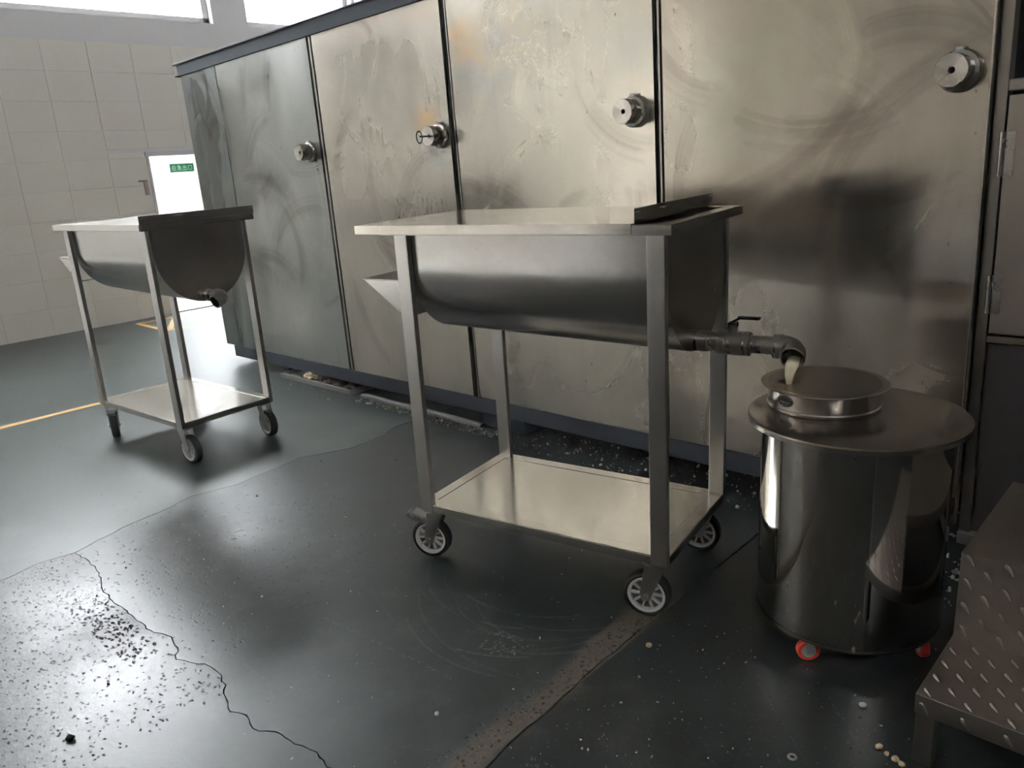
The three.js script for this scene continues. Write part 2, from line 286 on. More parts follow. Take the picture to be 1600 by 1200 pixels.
{
  const fl = structure('floor');
  part(fl, 'subfloor', span(FX0, FX1, -0.25, -0.058, FZ0, FZ1), M.dirt);
  const rev = (a) => a.slice().reverse();
  const a1 = off(crack1, 1, ...W1, 61), b1 = off(crack1, -1, ...W1, 62), cN = off(crack2, 1, ...W2, 63), cS = off(crack2, -1, ...W2, 64), jL = off(joint, 1, ...WJ, 65), jR = off(joint, -1, ...WJ, 66);
  // crack 1 runs from +z to -z, so its +1 side is x greater or smaller; order the two by x
  const west = (p, q) => (p[5][0] < q[5][0] ? [p, q] : [q, p]);
  const [k1w, k1e] = west(a1, b1), [jw, je] = west(jL, jR), [c2n, c2s] = cN[5][1] < cS[5][1] ? [cN, cS] : [cS, cN];
  const cut = (l, a, b) => l.slice(a, b);
  part(fl, 'slab', slabGeo([[FX0, FZ1], ...k1w, [FX0, FZ0]], FX0, FZ0, 4, 4), slabFar);
  part(fl, 'slab', slabGeo([[k1e[c1at][0] + 0.0015, k1e[c1at][1] - 0.0015], ...cut(k1e, c1at + 1), ...rev(cut(jw, jat + 1)), [jw[jat][0] - 0.001, jw[jat][1] - 0.0015], ...rev(cut(c2n, 1, -1))], ...R1), slabMid);
  part(fl, 'slab', slabGeo([...cut(k1e, 0, c1at), [k1e[c1at][0] + 0.0015, k1e[c1at][1] + 0.0015], ...cut(c2s, 1, -1), [jw[jat][0] - 0.001, jw[jat][1] + 0.0015], ...rev(cut(jw, 0, jat))], ...R2), slabNear);
  part(fl, 'slab', slabGeo([...je, [FX1, FZ0], [FX1, FZ1]], ...R3), slabRight);
}

// ---------------------------------------------------------------- room shell
const WX = -9.27, SILL = 3.23, HEAD = 5.15, CEIL = 5.5, WT = 0.28;
const openings = [[-6.95, -5.38], [-4.95, -1.33]], ADDED_HIGH = [1.2, 5.4, 3.45], ADDED_MIDW = [3.95, 5.4, 1.75, 3.1];  // high and middle windows are unseen, added to brighten shelf and lid
const frontOpenings = [], UNSEEN_GATES = [[-9.2, -7.3], [-7.1, -2.75]], GH = 3.2;
const DOOR = [-4.79, -3.89, 1.83], ADDED_SIDE = [-0.3, 3.7, 3.1];
{
  const g = [];
  g.push(span(WX - WT, WX, -0.1, SILL, FZ0 - 0.3, DOOR[0]), span(WX - WT, WX, -0.1, SILL, DOOR[1], ADDED_SIDE[0]), span(WX - WT, WX, ADDED_SIDE[2], SILL, ADDED_SIDE[0], ADDED_SIDE[1]), span(WX - WT, WX, -0.1, SILL, ADDED_SIDE[1], ADDED_MIDW[0]), span(WX - WT, WX, -0.1, ADDED_MIDW[2], ADDED_MIDW[0], ADDED_MIDW[1]), span(WX - WT, WX, ADDED_MIDW[3], SILL, ADDED_MIDW[0], ADDED_MIDW[1]), span(WX - WT, WX, -0.1, SILL, ADDED_MIDW[1], FZ1 + 0.3), span(WX - WT, WX, DOOR[2], SILL, DOOR[0], DOOR[1]), span(WX - WT, WX, -0.1, -0.001, DOOR[0], DOOR[1]), span(WX - WT, WX, HEAD, CEIL, FZ0 - 0.3, FZ1 + 0.3), span(WX - WT, WX, SILL, ADDED_HIGH[2], ADDED_HIGH[0], ADDED_HIGH[1]));
  const edges = [FZ0 - 0.3, ...openings.flat(), ADDED_HIGH[0], ADDED_HIGH[1], FZ1 + 0.3];
  for (let i = 0; i < edges.length; i += 2) if (edges[i + 1] > edges[i]) g.push(span(WX - WT, WX, SILL, HEAD, edges[i], edges[i + 1]));
  const w = structure('wall_left', merge(g), M.plaster);
  // cream tiles 300 x 450, each one a piece, with recessed joints
  const mats = [0, 1, 2, 3].map((i) => std({ color: lin(0.82 + 0.008 * i, 0.775 + 0.008 * i, 0.69 + 0.006 * i), roughness: 0.38 }));
  const tiles = [0, 1].map((i) => rbox(0.009, 0.2952, 0.448 - i * 0.0006, 0.002));
  for (let r = 0; r < 10; r++) for (let c = 0; c < 15; c++) {
    const y0 = r * 0.297 - 0.012, z1 = 0.57 - c * 0.45, z0 = z1 - 0.45;
    if (z1 < -6 || z1 > ADDED_SIDE[0] - 0.02) continue;
    if (z1 > DOOR[0] - 0.04 && z0 < DOOR[1] + 0.04 && y0 < DOOR[2] + 0.04) continue;
    const t = part(w, 'tile', tiles[(r + c) % 2], mats[Math.floor(rnd() * 4)]); t.position.set(WX + 0.0035 + rr(-0.0004, 0.0004), y0 + 0.15, (z0 + z1) / 2); t.rotation.set(0, rr(-0.002, 0.002), 0);
  }
  for (let c = 0; c < 3; c++) part(w, 'tile', rspan(WX - 0.001, WX + 0.008, 1.872, 2.064, DOOR[1] + 0.407 - 0.4485 * (c + 1), DOOR[1] + 0.404 - 0.4485 * c), mats[c % 4]);
  // cut tiles round the door
  for (let r = 0; r < 7; r++) { const y0 = r * 0.297 - 0.012, h = Math.min(0.2935, DOOR[2] - y0); part(w, 'tile', rspan(WX - 0.001, WX + 0.008, y0 + 0.003, y0 + h, -3.89 + 0.003, -3.483), mats[r % 4]); }
}
structure('wall_back', span(WX - WT, FX1 + 0.2, -0.1, CEIL, FZ0 - 0.25, FZ0), M.plaster);
{
  const [a, b, y0, y1] = [0.6, 2.4, 4.1, 5.1];
  structure('wall_right', merge([span(FX1, FX1 + 0.25, -0.1, y0, FZ0, FZ1), span(FX1, FX1 + 0.25, y1, CEIL, FZ0, FZ1), span(FX1, FX1 + 0.25, y0, y1, FZ0, a), span(FX1, FX1 + 0.25, y0, y1, b, FZ1)]), M.darkWall);
  const n = structure('window'); n.name = 'window_4';  // unseen window added to light the left wall
  part(n, 'window_frame', merge([rspan(FX1 + 0.1, FX1 + 0.16, y0, y1, a, a + 0.06), rspan(FX1 + 0.1, FX1 + 0.16, y0, y1, b - 0.06, b), rspan(FX1 + 0.1, FX1 + 0.16, y0, y0 + 0.06, a, b), rspan(FX1 + 0.1, FX1 + 0.16, y1 - 0.06, y1, a, b)]), M.frameWhite);
  part(n, 'pane', span(FX1 + 0.127, FX1 + 0.133, y0 + 0.06, y1 - 0.06, a + 0.06, b - 0.06), M.glass);
}
{
  const g = [span(WX - WT, UNSEEN_GATES[0][0], -0.1, 4.1, FZ1, FZ1 + 0.25), span(UNSEEN_GATES[0][1], UNSEEN_GATES[1][0], -0.1, 4.1, FZ1, FZ1 + 0.25), span(UNSEEN_GATES[1][1], FX1 + 0.2, -0.1, 4.1, FZ1, FZ1 + 0.25), ...UNSEEN_GATES.map(([a, b]) => span(a, b, GH, 4.1, FZ1, FZ1 + 0.25)), span(WX - WT, FX1 + 0.2, HEAD, CEIL, FZ1, FZ1 + 0.25)], ed = [WX - WT, ...frontOpenings.flat(), FX1 + 0.2];
  for (let i = 0; i < ed.length; i += 2) g.push(span(ed[i], ed[i + 1], 4.1, HEAD, FZ1, FZ1 + 0.25));
  const w = structure('wall_front', merge(g), M.cream);
  frontOpenings.forEach(([a, b], i) => {
    const n = structure('window'); n.name = 'window_' + (i + 3);
    part(n, 'window_frame', merge([rspan(a, a + 0.07, 4.1, HEAD, FZ1 + 0.1, FZ1 + 0.16), rspan(b - 0.07, b, 4.1, HEAD, FZ1 + 0.1, FZ1 + 0.16), rspan(a, b, 4.1, 4.17, FZ1 + 0.1, FZ1 + 0.16), rspan(a, b, HEAD - 0.07, HEAD, FZ1 + 0.1, FZ1 + 0.16)]), M.frameWhite);
    part(n, 'pane', span(a + 0.07, b - 0.07, 4.17, HEAD - 0.07, FZ1 + 0.127, FZ1 + 0.133), M.glass);
  });
  part(w, 'dado', rspan(UNSEEN_GATES[1][1] + 0.06, FX1, 0, 1.0, FZ1 - 0.04, FZ1 + 0.01, 0.01), M.dado);
// unseen gateways; strip curtains added for brightness, the wide one replacing a bright wall
  UNSEEN_GATES.forEach(([a, b], n) => {
    const c = structure('door'); c.name = 'door_' + (n + 2);
    part(c, 'door_frame', merge([rspan(a - 0.06, a, 0, GH + 0.06, FZ1 - 0.03, FZ1 + 0.03), rspan(b, b + 0.06, 0, GH + 0.06, FZ1 - 0.03, FZ1 + 0.03), rspan(a, b, GH, GH + 0.06, FZ1 - 0.03, FZ1 + 0.03)]), M.frameWhite);
    const q = Math.round((b - a) / 0.2), w = (b - a) / q;
    for (let i = 0; i < q; i++) part(c, 'added_curtain_strip', box(w * 1.15, GH - 0.01, 0.003, a + w * (i + 0.5), GH / 2, FZ1 + 0.1 + (i % 2) * 0.006), n ? (i * 2 < q ? M.stripBright : M.stripDim) : M.strip);
  });
}
{
  const [x0, x1, z0, z1] = [-9.0, -6.4, 3.5, 5.4], y0 = CEIL, y1 = CEIL + 0.2, a = WX - WT, b = FX1 + 0.25, c = FZ0 - 0.3, d = FZ1 + 0.3;
  structure('ceiling', merge([span(a, x0, y0, y1, c, d), span(x1, b, y0, y1, c, d), span(x0, x1, y0, y1, c, z0), span(x0, x1, y0, y1, z1, d)]), M.ceiling);
  const n = structure('window'); n.name = 'window_6';  // unseen skylight added to brighten the cart shelf by reflection
  part(n, 'pane', span(x0, x1, y0 + 0.1, y0 + 0.106, z0, z1), M.frosted);
}
[...openings.map((o) => [...o, SILL, HEAD]), [...ADDED_HIGH, HEAD], ADDED_MIDW].forEach(([a, b, SILL, HEAD], k) => {
  const n = structure('window'); n.name = 'window_' + [1, 2, 3, 5][k];  // the frosted ones are unseen and added for brightness
  const x0 = WX - 0.16, x1 = WX - 0.09, w = 0.07;
  part(n, 'window_frame', merge([rspan(x0, x1, SILL, HEAD, a, a + w), rspan(x0, x1, SILL, HEAD, b - w, b), rspan(x0, x1, SILL, SILL + w, a, b), rspan(x0, x1, HEAD - w, HEAD, a, b)]), M.frameWhite);
  for (const [p, q] of [[a + w, b - w]]) part(n, 'pane', span(WX - 0.128, WX - 0.122, SILL + w, HEAD - w, p, q), k > 1 ? M.frosted : M.glass);
});
{
  const d = structure('door'); d.name = 'door_1';
  const [a, b, t] = DOOR, x0 = WX - 0.07, x1 = WX + 0.012;
  part(d, 'door_frame', merge([rspan(x0, x1, 0, t, b - 0.03, b), rspan(x0, x1, 0, t, a, a + 0.03), rspan(x0, x1, t - 0.045, t, a, b)]), M.frameWhite);
  part(d, 'pane', span(WX - 0.034, WX - 0.028, 0.02, t - 0.045, a + 0.03, b - 0.03), M.glass);
  part(d, 'head_trim', rspan(WX, WX + 0.03, t - 0.042, t + 0.006, a, b + 0.012, 0.004), M.frameWhite);
  part(d, 'threshold', rspan(WX - WT, WX, -0.002, 0.012, a, b), M.kerb);
}
{
  const d = structure('door'); d.name = 'door_4';  // unseen curtain door added to brighten reflections in the left oven panels
  const [a, b, t] = ADDED_SIDE;
  part(d, 'door_frame', merge([rspan(WX - 0.03, WX + 0.03, 0, t + 0.06, a - 0.06, a), rspan(WX - 0.03, WX + 0.03, 0, t + 0.06, b, b + 0.06), rspan(WX - 0.03, WX + 0.03, t, t + 0.06, a, b)]), M.frameWhite);
  for (let i = 0; i < 20; i++) part(d, 'added_curtain_strip', box(0.003, t - 0.01, 0.23, WX - 0.1 - (i % 2) * 0.006, t / 2, a + 0.1 + i * 0.2), M.stripSide);
}
structure('yard_wall', span(WX - 6.4, WX - 6.2, -0.3, 3.9, -20, 16), M.skyBlock);  // unseen wall added to block sky behind the glass door
structure('ground_outside', span(WX - 40, WX - WT, -0.3, -0.05, -30, 30), M.apron);

{
  const b = thing('workbench', 'long dark steel workbench behind the camera facing the oven doors', 'workbench', [-2.6, 0, 2.3]);
  part(b, 'top', rspan(0, 3.6, 1.03, 1.08, 0, 0.75, 0.006), M.dado); part(b, 'front_panel', rspan(0.02, 3.58, 0.1, 1.03, 0.02, 0.04, 0.003), M.dado); part(b, 'side_panel', rspan(0.0, 0.02, 0, 1.03, 0.02, 0.74, 0.003), M.dado); part(b, 'side_panel', rspan(3.58, 3.6, 0, 1.03, 0.02, 0.74, 0.003), M.dado);
}
// emergency exit sign hung on the glass
{
  const c = canvas(512, 172), x = c.getContext('2d');
  x.fillStyle = '#1f8a55'; x.fillRect(0, 0, 512, 172); x.strokeStyle = '#bfead2'; x.lineWidth = 4; x.strokeRect(10, 10, 492, 152);
  x.strokeStyle = '#dff7e8'; x.lineWidth = 11; x.lineCap = 'round'; x.lineJoin = 'round';
  const G = {
    ying: [[[50, 4], [54, 14]], [[18, 20], [92, 20]], [[20, 20], [18, 60], [8, 96]], [[34, 42], [42, 70]], [[54, 36], [60, 68]], [[86, 36], [72, 84]], [[24, 92], [96, 92]]],
    ji: [[[36, 2], [16, 24]], [[34, 12], [64, 12], [54, 26]], [[18, 28], [80, 28], [80, 58]], [[20, 43], [80, 43]], [[18, 58], [80, 58]], [[14, 72], [8, 92]], [[32, 70], [34, 90], [66, 92], [72, 80]], [[52, 66], [58, 78]], [[80, 70], [92, 88]]],
    chu: [[[50, 2], [50, 94]], [[20, 16], [20, 46], [80, 46], [80, 16]], [[10, 58], [10, 94], [90, 94], [90, 58]]],
    kou: [[[16, 16], [84, 16], [84, 88], [16, 88], [16, 16]]],
  };
  Object.values(G).forEach((strokes, i) => { for (const s of strokes) { x.beginPath(); s.forEach(([a, b], k) => { const X = 34 + i * 114 + a * 1.02, Y = 34 + b * 1.06; k ? x.lineTo(X, Y) : x.moveTo(X, Y); }); x.stroke(); } });
  const m = new THREE.MeshPhysicalMaterial({ map: canvasTex(c, true), roughness: 0.9, transmission: 0.06, thickness: 0, side: THREE.DoubleSide });
  const s = shadow(new THREE.Mesh(new THREE.PlaneGeometry(0.29, 0.097), m)); s.name = 'exit_sign'; s.rotation.y = Math.PI / 2; s.position.set(WX - 0.024, 1.645, -4.295); scene.add(s);
  tag(s, 'green emergency exit sign with pale Chinese characters hung on the glass door', 'sign');
}
{
  const h = thing('wall_bracket', 'small pinkish bracket on the tiled wall left of the glass door', 'bracket', [WX + 0.008, 1.38, -3.83]);
  part(h, 'plate', rspan(0, 0.02, -0.01, 0.15, -0.022, 0.022, 0.006), M.pink); part(h, 'arm', rspan(0.0, 0.03, 0.135, 0.155, -0.02, 0.075, 0.006), M.pink);
}
// yellow paint on the floor
function stripe(x0, z0, x1, z1, w) { const L = Math.hypot(x1 - x0, z1 - z0); return box(w, 0.0016, L).rotateY(Math.atan2(x1 - x0, z1 - z0)).translate((x0 + x1) / 2, 0.0006, (z0 + z1) / 2); }
{
  const l = shadow(new THREE.Mesh(stripe(-5.945, 1.5, -5.935, -1.84, 0.062), M.yellow)); l.name = 'floor_line'; scene.add(l); tag(l, 'straight yellow line painted on the green floor left of the far cart', 'floor line');
  const h = thing('floor_hatching', 'orange hatched box painted on the floor before the glass door', 'floor marking');
  for (const s of [[-9.0, -3.35, -9.0, -4.6], [-9.0, -3.35, -8.25, -3.35], [-8.25, -3.35, -8.25, -4.6], [-8.95, -3.75, -8.3, -3.4], [-8.95, -4.1, -8.3, -3.75], [-8.95, -4.45, -8.3, -4.1]]) part(h, 'stripe', stripe(...s, 0.055), M.yellow);
}

// ---------------------------------------------------------------- the long steel oven
const OV = { x: [-6.3083, -5.7315, -4.4579, -3.1978, -1.9026, -0.6753], T: 2.3395, B: 0.202, R: 2.433, b: 0.1096 };
const oven = thing('oven', 'long stainless steel tunnel oven with tall smeared doors and round knobs', 'oven', [-2, 0, -2.97], -0.0172);
oven.rotation.z = 0.0132;
function panelLook(w, h, seed, o = {}) {
  const W = 768, H = 1280, c = canvas(W, H), d = canvas(W, H), x = c.getContext('2d'), y = d.getContext('2d'), s0 = seedState; seedState = seed;
  x.fillStyle = o.base ?? '#dcd8d2'; x.fillRect(0, 0, W, H); y.fillStyle = '#806cff'; y.fillRect(0, 0, W, H);
  const arc = (cx, cy, r, a, da, lw, cs, ds) => { for (const [k, st] of [[x, cs], [y, ds]]) { k.strokeStyle = st; k.lineWidth = lw; k.lineCap = 'round'; k.beginPath(); k.arc(cx, cy, r, a, a + da); k.stroke(); } };
  for (let i = 0; i < 40; i++) {                                           // wiping swirls: bundles of arcs
    const cx = rr(-0.1, 1.1) * W, cy = rr(-0.1, 1.05) * H, r = rr(140, 520), a = rnd() * 6.28, da = rr(0.4, 1.3), up = rnd() < 0.5;
    for (let k = 0; k < 16; k++) { const v = rr(0.02, 0.065); arc(cx + rr(-6, 6), cy + rr(-6, 6), r + k * rr(2, 5), a + rr(-0.1, 0.1), da * rr(0.6, 1), rr(4, 30), up ? `rgba(255,250,240,${v})` : `rgba(110,100,92,${v})`, up ? `rgba(0,${Math.round(rr(150, 190))},255,${v * 1.1})` : `rgba(0,85,255,${v * 1.1})`); }
  }
  for (let i = 0; i < 60; i++) { const px = rnd() * W, py = rr(0, 1) * H, L = rr(80, 420); for (const [k, st] of [[x, `rgba(120,110,100,${rr(0.01, 0.04)})`], [y, `rgba(0,${rnd() < 0.5 ? 140 : 85},255,${rr(0.03, 0.08)})`]]) { k.strokeStyle = st; k.lineWidth = rr(3, 26); k.beginPath(); k.moveTo(px, py); k.lineTo(px + rr(-8, 8), py + L); k.stroke(); } }
  for (let i = 0; i < (o.specks ?? 60); i++) { const px = rnd() * W, py = rnd() * H, r = rr(0.7, 2.2); x.fillStyle = rnd() < 0.6 ? `rgba(60,52,44,${rr(0.3, 0.8)})` : `rgba(255,250,240,${rr(0.3, 0.8)})`; x.beginPath(); x.ellipse(px, py, r * rr(0.6, 1), r * rr(1, 2.4), rr(-0.5, 0.5), 0, 6.3); x.fill(); }
  for (const [px, py, n, rx, ry] of o.splash ?? []) for (let i = 0; i < n; i++) { const a = rnd() * 6.28, q = Math.sqrt(rnd()), X = (px + rx * q * Math.cos(a)) * W, Y = (py + ry * q * Math.sin(a)) * H, L = rr(4, 22); const dk = rnd() < 0.72; x.strokeStyle = dk ? `rgba(74,66,58,${rr(0.12, 0.4)})` : `rgba(245,240,230,${rr(0.15, 0.5)})`; x.lineWidth = rr(1, 5); x.beginPath(); x.moveTo(X, Y); x.lineTo(X + rr(-3, 3), Y + L); x.stroke(); y.strokeStyle = `rgba(0,190,235,${rr(0.1, 0.4)})`; y.lineWidth = rr(2, 6); y.beginPath(); y.moveTo(X, Y); y.lineTo(X, Y + L); y.stroke(); }
  for (const [px, py, rx, ry, col] of o.tint ?? []) for (let i = 0; i < 40; i++) { const a = rnd() * 6.28, q = Math.sqrt(rnd()); x.strokeStyle = col; x.lineWidth = rr(8, 40); x.lineCap = 'round'; const X = (px + rx * q * Math.cos(a)) * W, Y = (py + ry * q * Math.sin(a)) * H; x.beginPath(); x.moveTo(X, Y); x.quadraticCurveTo(X + rr(20, 60), Y - rr(-20, 50), X + rr(40, 120), Y + rr(-40, 60)); x.stroke(); }
  for (const [px, py, n, sx, sy] of o.scrape ?? []) for (let i = 0; i < n; i++) { const X = (px + rr(-1, 1) * sx) * W, Y = (py + rr(-1, 1) * sy) * H; x.strokeStyle = `rgba(255,252,245,${rr(0.4, 0.9)})`; x.lineWidth = rr(0.8, 2.2); x.beginPath(); x.moveTo(X, Y); let ax = X, ay = Y; for (let k = 0; k < 4; k++) { ax += rr(-9, 9); ay += rr(-7, 7); x.lineTo(ax, ay); } x.stroke(); }
  // washing residue plus painted reflection: matte cloudy patches with an outline of their own
  const ix = x.getImageData(0, 0, W, H), iy = y.getImageData(0, 0, W, H), e = o.filmSheen ?? [], off = (seed % 17) * 0.173;
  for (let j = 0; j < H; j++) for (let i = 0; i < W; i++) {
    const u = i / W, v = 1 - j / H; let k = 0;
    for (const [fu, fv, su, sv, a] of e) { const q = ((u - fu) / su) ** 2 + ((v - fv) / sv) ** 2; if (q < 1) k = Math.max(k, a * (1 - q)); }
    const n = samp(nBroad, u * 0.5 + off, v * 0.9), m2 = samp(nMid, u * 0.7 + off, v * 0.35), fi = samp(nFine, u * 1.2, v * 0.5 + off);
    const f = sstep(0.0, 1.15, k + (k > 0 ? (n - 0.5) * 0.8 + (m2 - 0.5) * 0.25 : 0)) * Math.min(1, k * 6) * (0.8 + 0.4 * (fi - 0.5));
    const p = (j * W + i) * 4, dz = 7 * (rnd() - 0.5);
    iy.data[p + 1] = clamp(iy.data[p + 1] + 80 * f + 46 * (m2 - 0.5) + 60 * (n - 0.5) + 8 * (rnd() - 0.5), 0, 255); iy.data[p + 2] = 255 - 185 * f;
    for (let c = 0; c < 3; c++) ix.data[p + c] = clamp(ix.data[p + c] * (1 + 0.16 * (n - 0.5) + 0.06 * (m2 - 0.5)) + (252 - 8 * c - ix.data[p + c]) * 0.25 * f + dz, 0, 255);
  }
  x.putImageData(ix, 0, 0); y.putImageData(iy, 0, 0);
  seedState = s0;
  const dt = canvasTex(d, false);
  return std({ color: lin(...(o.metal ?? [0.635, 0.615, 0.58])), metalness: 1, metalnessMap: dt, map: canvasTex(c, true), roughness: o.rough ?? 0.72, roughnessMap: dt });
}
// a sheet-metal door: a folded tray whose face bows by millimetres, as such sheets do
function doorGeo(w, h, seed, dish = 0.004) {
  const nx = 24, ny = 40, face = new THREE.PlaneGeometry(w, h, nx, ny), p = face.attributes.position;
  for (let i = 0; i < p.count; i++) {
    const u = p.getX(i) / w + 0.5, v = p.getY(i) / h + 0.5, e = Math.sin(Math.PI * u) * Math.sin(Math.PI * v);
    p.setZ(i, -dish * Math.sqrt(Math.max(0, e)) + 0.006 * e * (samp(nBroad, u * 0.35 + seed * 0.137, v * 0.6 + seed * 0.311) - 0.5));
  }
  face.computeVertexNormals();
  const t = 0.035, sides = [span(-w / 2, -w / 2 + 0.002, -h / 2, h / 2, -t, 0), span(w / 2 - 0.002, w / 2, -h / 2, h / 2, -t, 0), span(-w / 2, w / 2, h / 2 - 0.002, h / 2, -t, 0), span(-w / 2, w / 2, -h / 2, -h / 2 + 0.002, -t, 0)];
  return merge([face, ...sides]);
}
const knobGeo = lathe([[0, 0], [0.064, 0], [0.066, 0.004], [0.066, 0.018], [0.062, 0.024], [0.05, 0.028], [0.05, 0.05], [0.0515, 0.056], [0.0515, 0.094], [0.0495, 0.098], [0.047, 0.098], [0.012, 0.089], [0.0105, 0.089]], 48).rotateX(Math.PI / 2);
const holeGeo = lathe([[0.0105, 0.0892], [0.0105, 0.07], [0, 0.07]], 24).rotateX(Math.PI / 2);
const ovenLocalX = (x) => x + 2;
{
  const gap = [0, 0.006, 0.03, 0.027, 0.022, 0];           // half width of each seam
  const looks = [  // cooler tint of the first two stands in for a cool reflection
    { base: '#d2d6d6', metal: [0.60, 0.62, 0.61] },
    { base: '#d6d8d6', metal: [0.62, 0.62, 0.6], filmSheen: [[0.5, 0.1, 0.6, 0.16, 0.7], [0.35, 0.46, 0.5, 0.1, 0.75]], scrape: [[0.2, 0.52, 8, 0.15, 0.02]] },
    { base: '#dcd8d0', filmSheen: [[0.5, 0.1, 0.7, 0.13, 0.85], [0.3, 0.5, 0.5, 0.06, 0.7], [0.5, 0.97, 0.6, 0.08, 0.6]], splash: [[0.78, 0.56, 420, 0.2, 0.12], [0.6, 0.62, 120, 0.12, 0.08]], tint: [[0.5, 0.03, 0.5, 0.04, 'rgba(225,200,160,0.05)'], [0.86, 0.33, 0.08, 0.08, 'rgba(190,205,235,0.05)'], [0.8, 0.27, 0.06, 0.03, 'rgba(255,205,160,0.06)']] },
    { base: '#dcd8d0', rough: 0.52, filmSheen: [[0.5, 0.12, 0.9, 0.24, 0.45], [0.45, 0.9, 0.4, 0.1, 0.35]], tint: [[0.14, 0.15, 0.12, 0.08, 'rgba(175,200,240,0.05)'], [0.05, 0.12, 0.08, 0.05, 'rgba(255,205,150,0.06)'], [0.3, 0.12, 0.2, 0.06, 'rgba(255,225,185,0.05)'], [0.85, 0.16, 0.12, 0.1, 'rgba(190,205,225,0.05)']], scrape: [[0.42, 0.16, 70, 0.12, 0.03], [0.55, 0.2, 30, 0.1, 0.03]], specks: 120 },
    { base: '#dad5cd', rough: 0.5, filmSheen: [[0.2, 0.14, 0.75, 0.24, 0.5], [0.3, 0.62, 0.4, 0.12, 0.45]], tint: [[0.2, 0.3, 0.2, 0.1, 'rgba(215,222,215,0.04)']], specks: 40 },
  ];
  for (let i = 0; i < 5; i++) {
    const x0 = OV.x[i] + gap[i], x1 = OV.x[i + 1] - gap[i + 1], w = x1 - x0, h = OV.T - OV.B;
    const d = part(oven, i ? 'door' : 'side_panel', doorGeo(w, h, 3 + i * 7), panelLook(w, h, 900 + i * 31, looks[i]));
    d.position.set(ovenLocalX((x0 + x1) / 2), (OV.T + OV.B) / 2, 0);
    if (!i) continue;
    const kx = [0, -4.593, -3.295, -2.021, -0.761][i];
    const k = part(d, 'knob', knobGeo, M.knob); k.position.set(ovenLocalX(kx) - d.position.x, 1.66 - d.position.y, 0.0);
    const kh = part(d, 'keyhole', holeGeo, M.black); kh.position.copy(k.position);
    const pin = part(d, 'knob_pin', rbox(0.022, 0.012, 0.02, 0.002), M.frameWhite); pin.position.set(k.position.x, k.position.y + 0.066, 0.015);
    if (i === 2) {
      const key = merge([new THREE.TorusGeometry(0.03, 0.0042, 10, 32).scale(0.55, 1, 1).rotateY(0.5).translate(0, -0.004, 0.155), rod(V3(0, 0, 0.08), V3(0, 0, 0.15), 0.0048, 12)]);
      part(d, 'key', key, M.black, 'dark wire key standing in the knob').position.copy(k.position);
    }
  }
  // seams: black rubber strips with a bright steel edge between
  const seam = (cx, list) => { for (const [a, b, m] of list) part(oven, m === M.seal ? 'seal_strip' : 'edge_strip', rspan(ovenLocalX(cx) + a, ovenLocalX(cx) + b, OV.B, OV.T, -0.05, m === M.seal ? -0.02 : -0.002, 0.002), m); };
  part(oven, 'seal_strip', span(ovenLocalX(OV.x[1]) - 0.006, ovenLocalX(OV.x[1]) + 0.006, OV.B, OV.T, -0.05, -0.02), M.seal);
  seam(OV.x[2], [[-0.03, -0.011, M.seal], [-0.011, 0.009, M.darkSteel], [0.009, 0.03, M.seal]]);
  seam(OV.x[3], [[-0.027, 0.008, M.seal], [0.008, 0.016, M.darkSteel], [0.016, 0.027, M.seal]]);
  seam(OV.x[4], [[-0.022, -0.002, M.seal], [-0.002, 0.009, M.darkSteel], [0.009, 0.022, M.seal]]);
  part(oven, 'body', span(ovenLocalX(OV.x[0]) + 0.01, ovenLocalX(OV.x[5]), OV.B, OV.T + 0.05, -1.4, -0.05), M.darkSteel);
  part(oven, 'edge_strip', rspan(ovenLocalX(OV.x[5]), ovenLocalX(OV.x[5]) + 0.006, 0.1, 2.45, -0.03, 0.002, 0.001), M.knob);
  // top rail: an open channel with flanges; base rail: a plain channel; a foot plate and feet
  const xa = ovenLocalX(OV.x[0]) - 0.05, xb = ovenLocalX(OV.x[5]);
  part(oven, 'top_rail', merge([rspan(xa, xb, OV.T + 0.004, OV.R, -0.03, 0.0), rspan(xa - 0.05, xb, OV.R - 0.008, OV.R, -0.15, 0.012, 0.002), rspan(xa - 0.03, xb, OV.T + 0.002, OV.T + 0.01, -0.12, 0.01, 0.002)]), M.blueGrey);
  part(oven, 'base_rail', merge([rspan(ovenLocalX(OV.x[0]) + 0.13, xb - 0.02, OV.b, OV.B - 0.003, -0.12, 0.004), rspan(ovenLocalX(OV.x[0]) + 0.13, xb - 0.02, OV.b, OV.b + 0.008, -0.2, 0.004, 0.002)]), M.blueGrey);
  for (const [a, b, z] of [[-3.2, -2.86, -0.09], [-5.52, -5.44, -0.12], [-1.1, -0.95, -0.12]]) part(oven, 'foot', rspan(ovenLocalX(a), ovenLocalX(b), 0.02, OV.b + 0.01, z - 0.09, z + 0.06, 0.004), M.blueGrey);
  for (const [a, b] of [[-5.5, -5.4], [-3.1, -3.0], [-1.0, -0.9]]) part(oven, 'foot', rspan(ovenLocalX(a), ovenLocalX(b), 0.02, OV.B, -1.35, -1.25, 0.004), M.blueGrey);
}
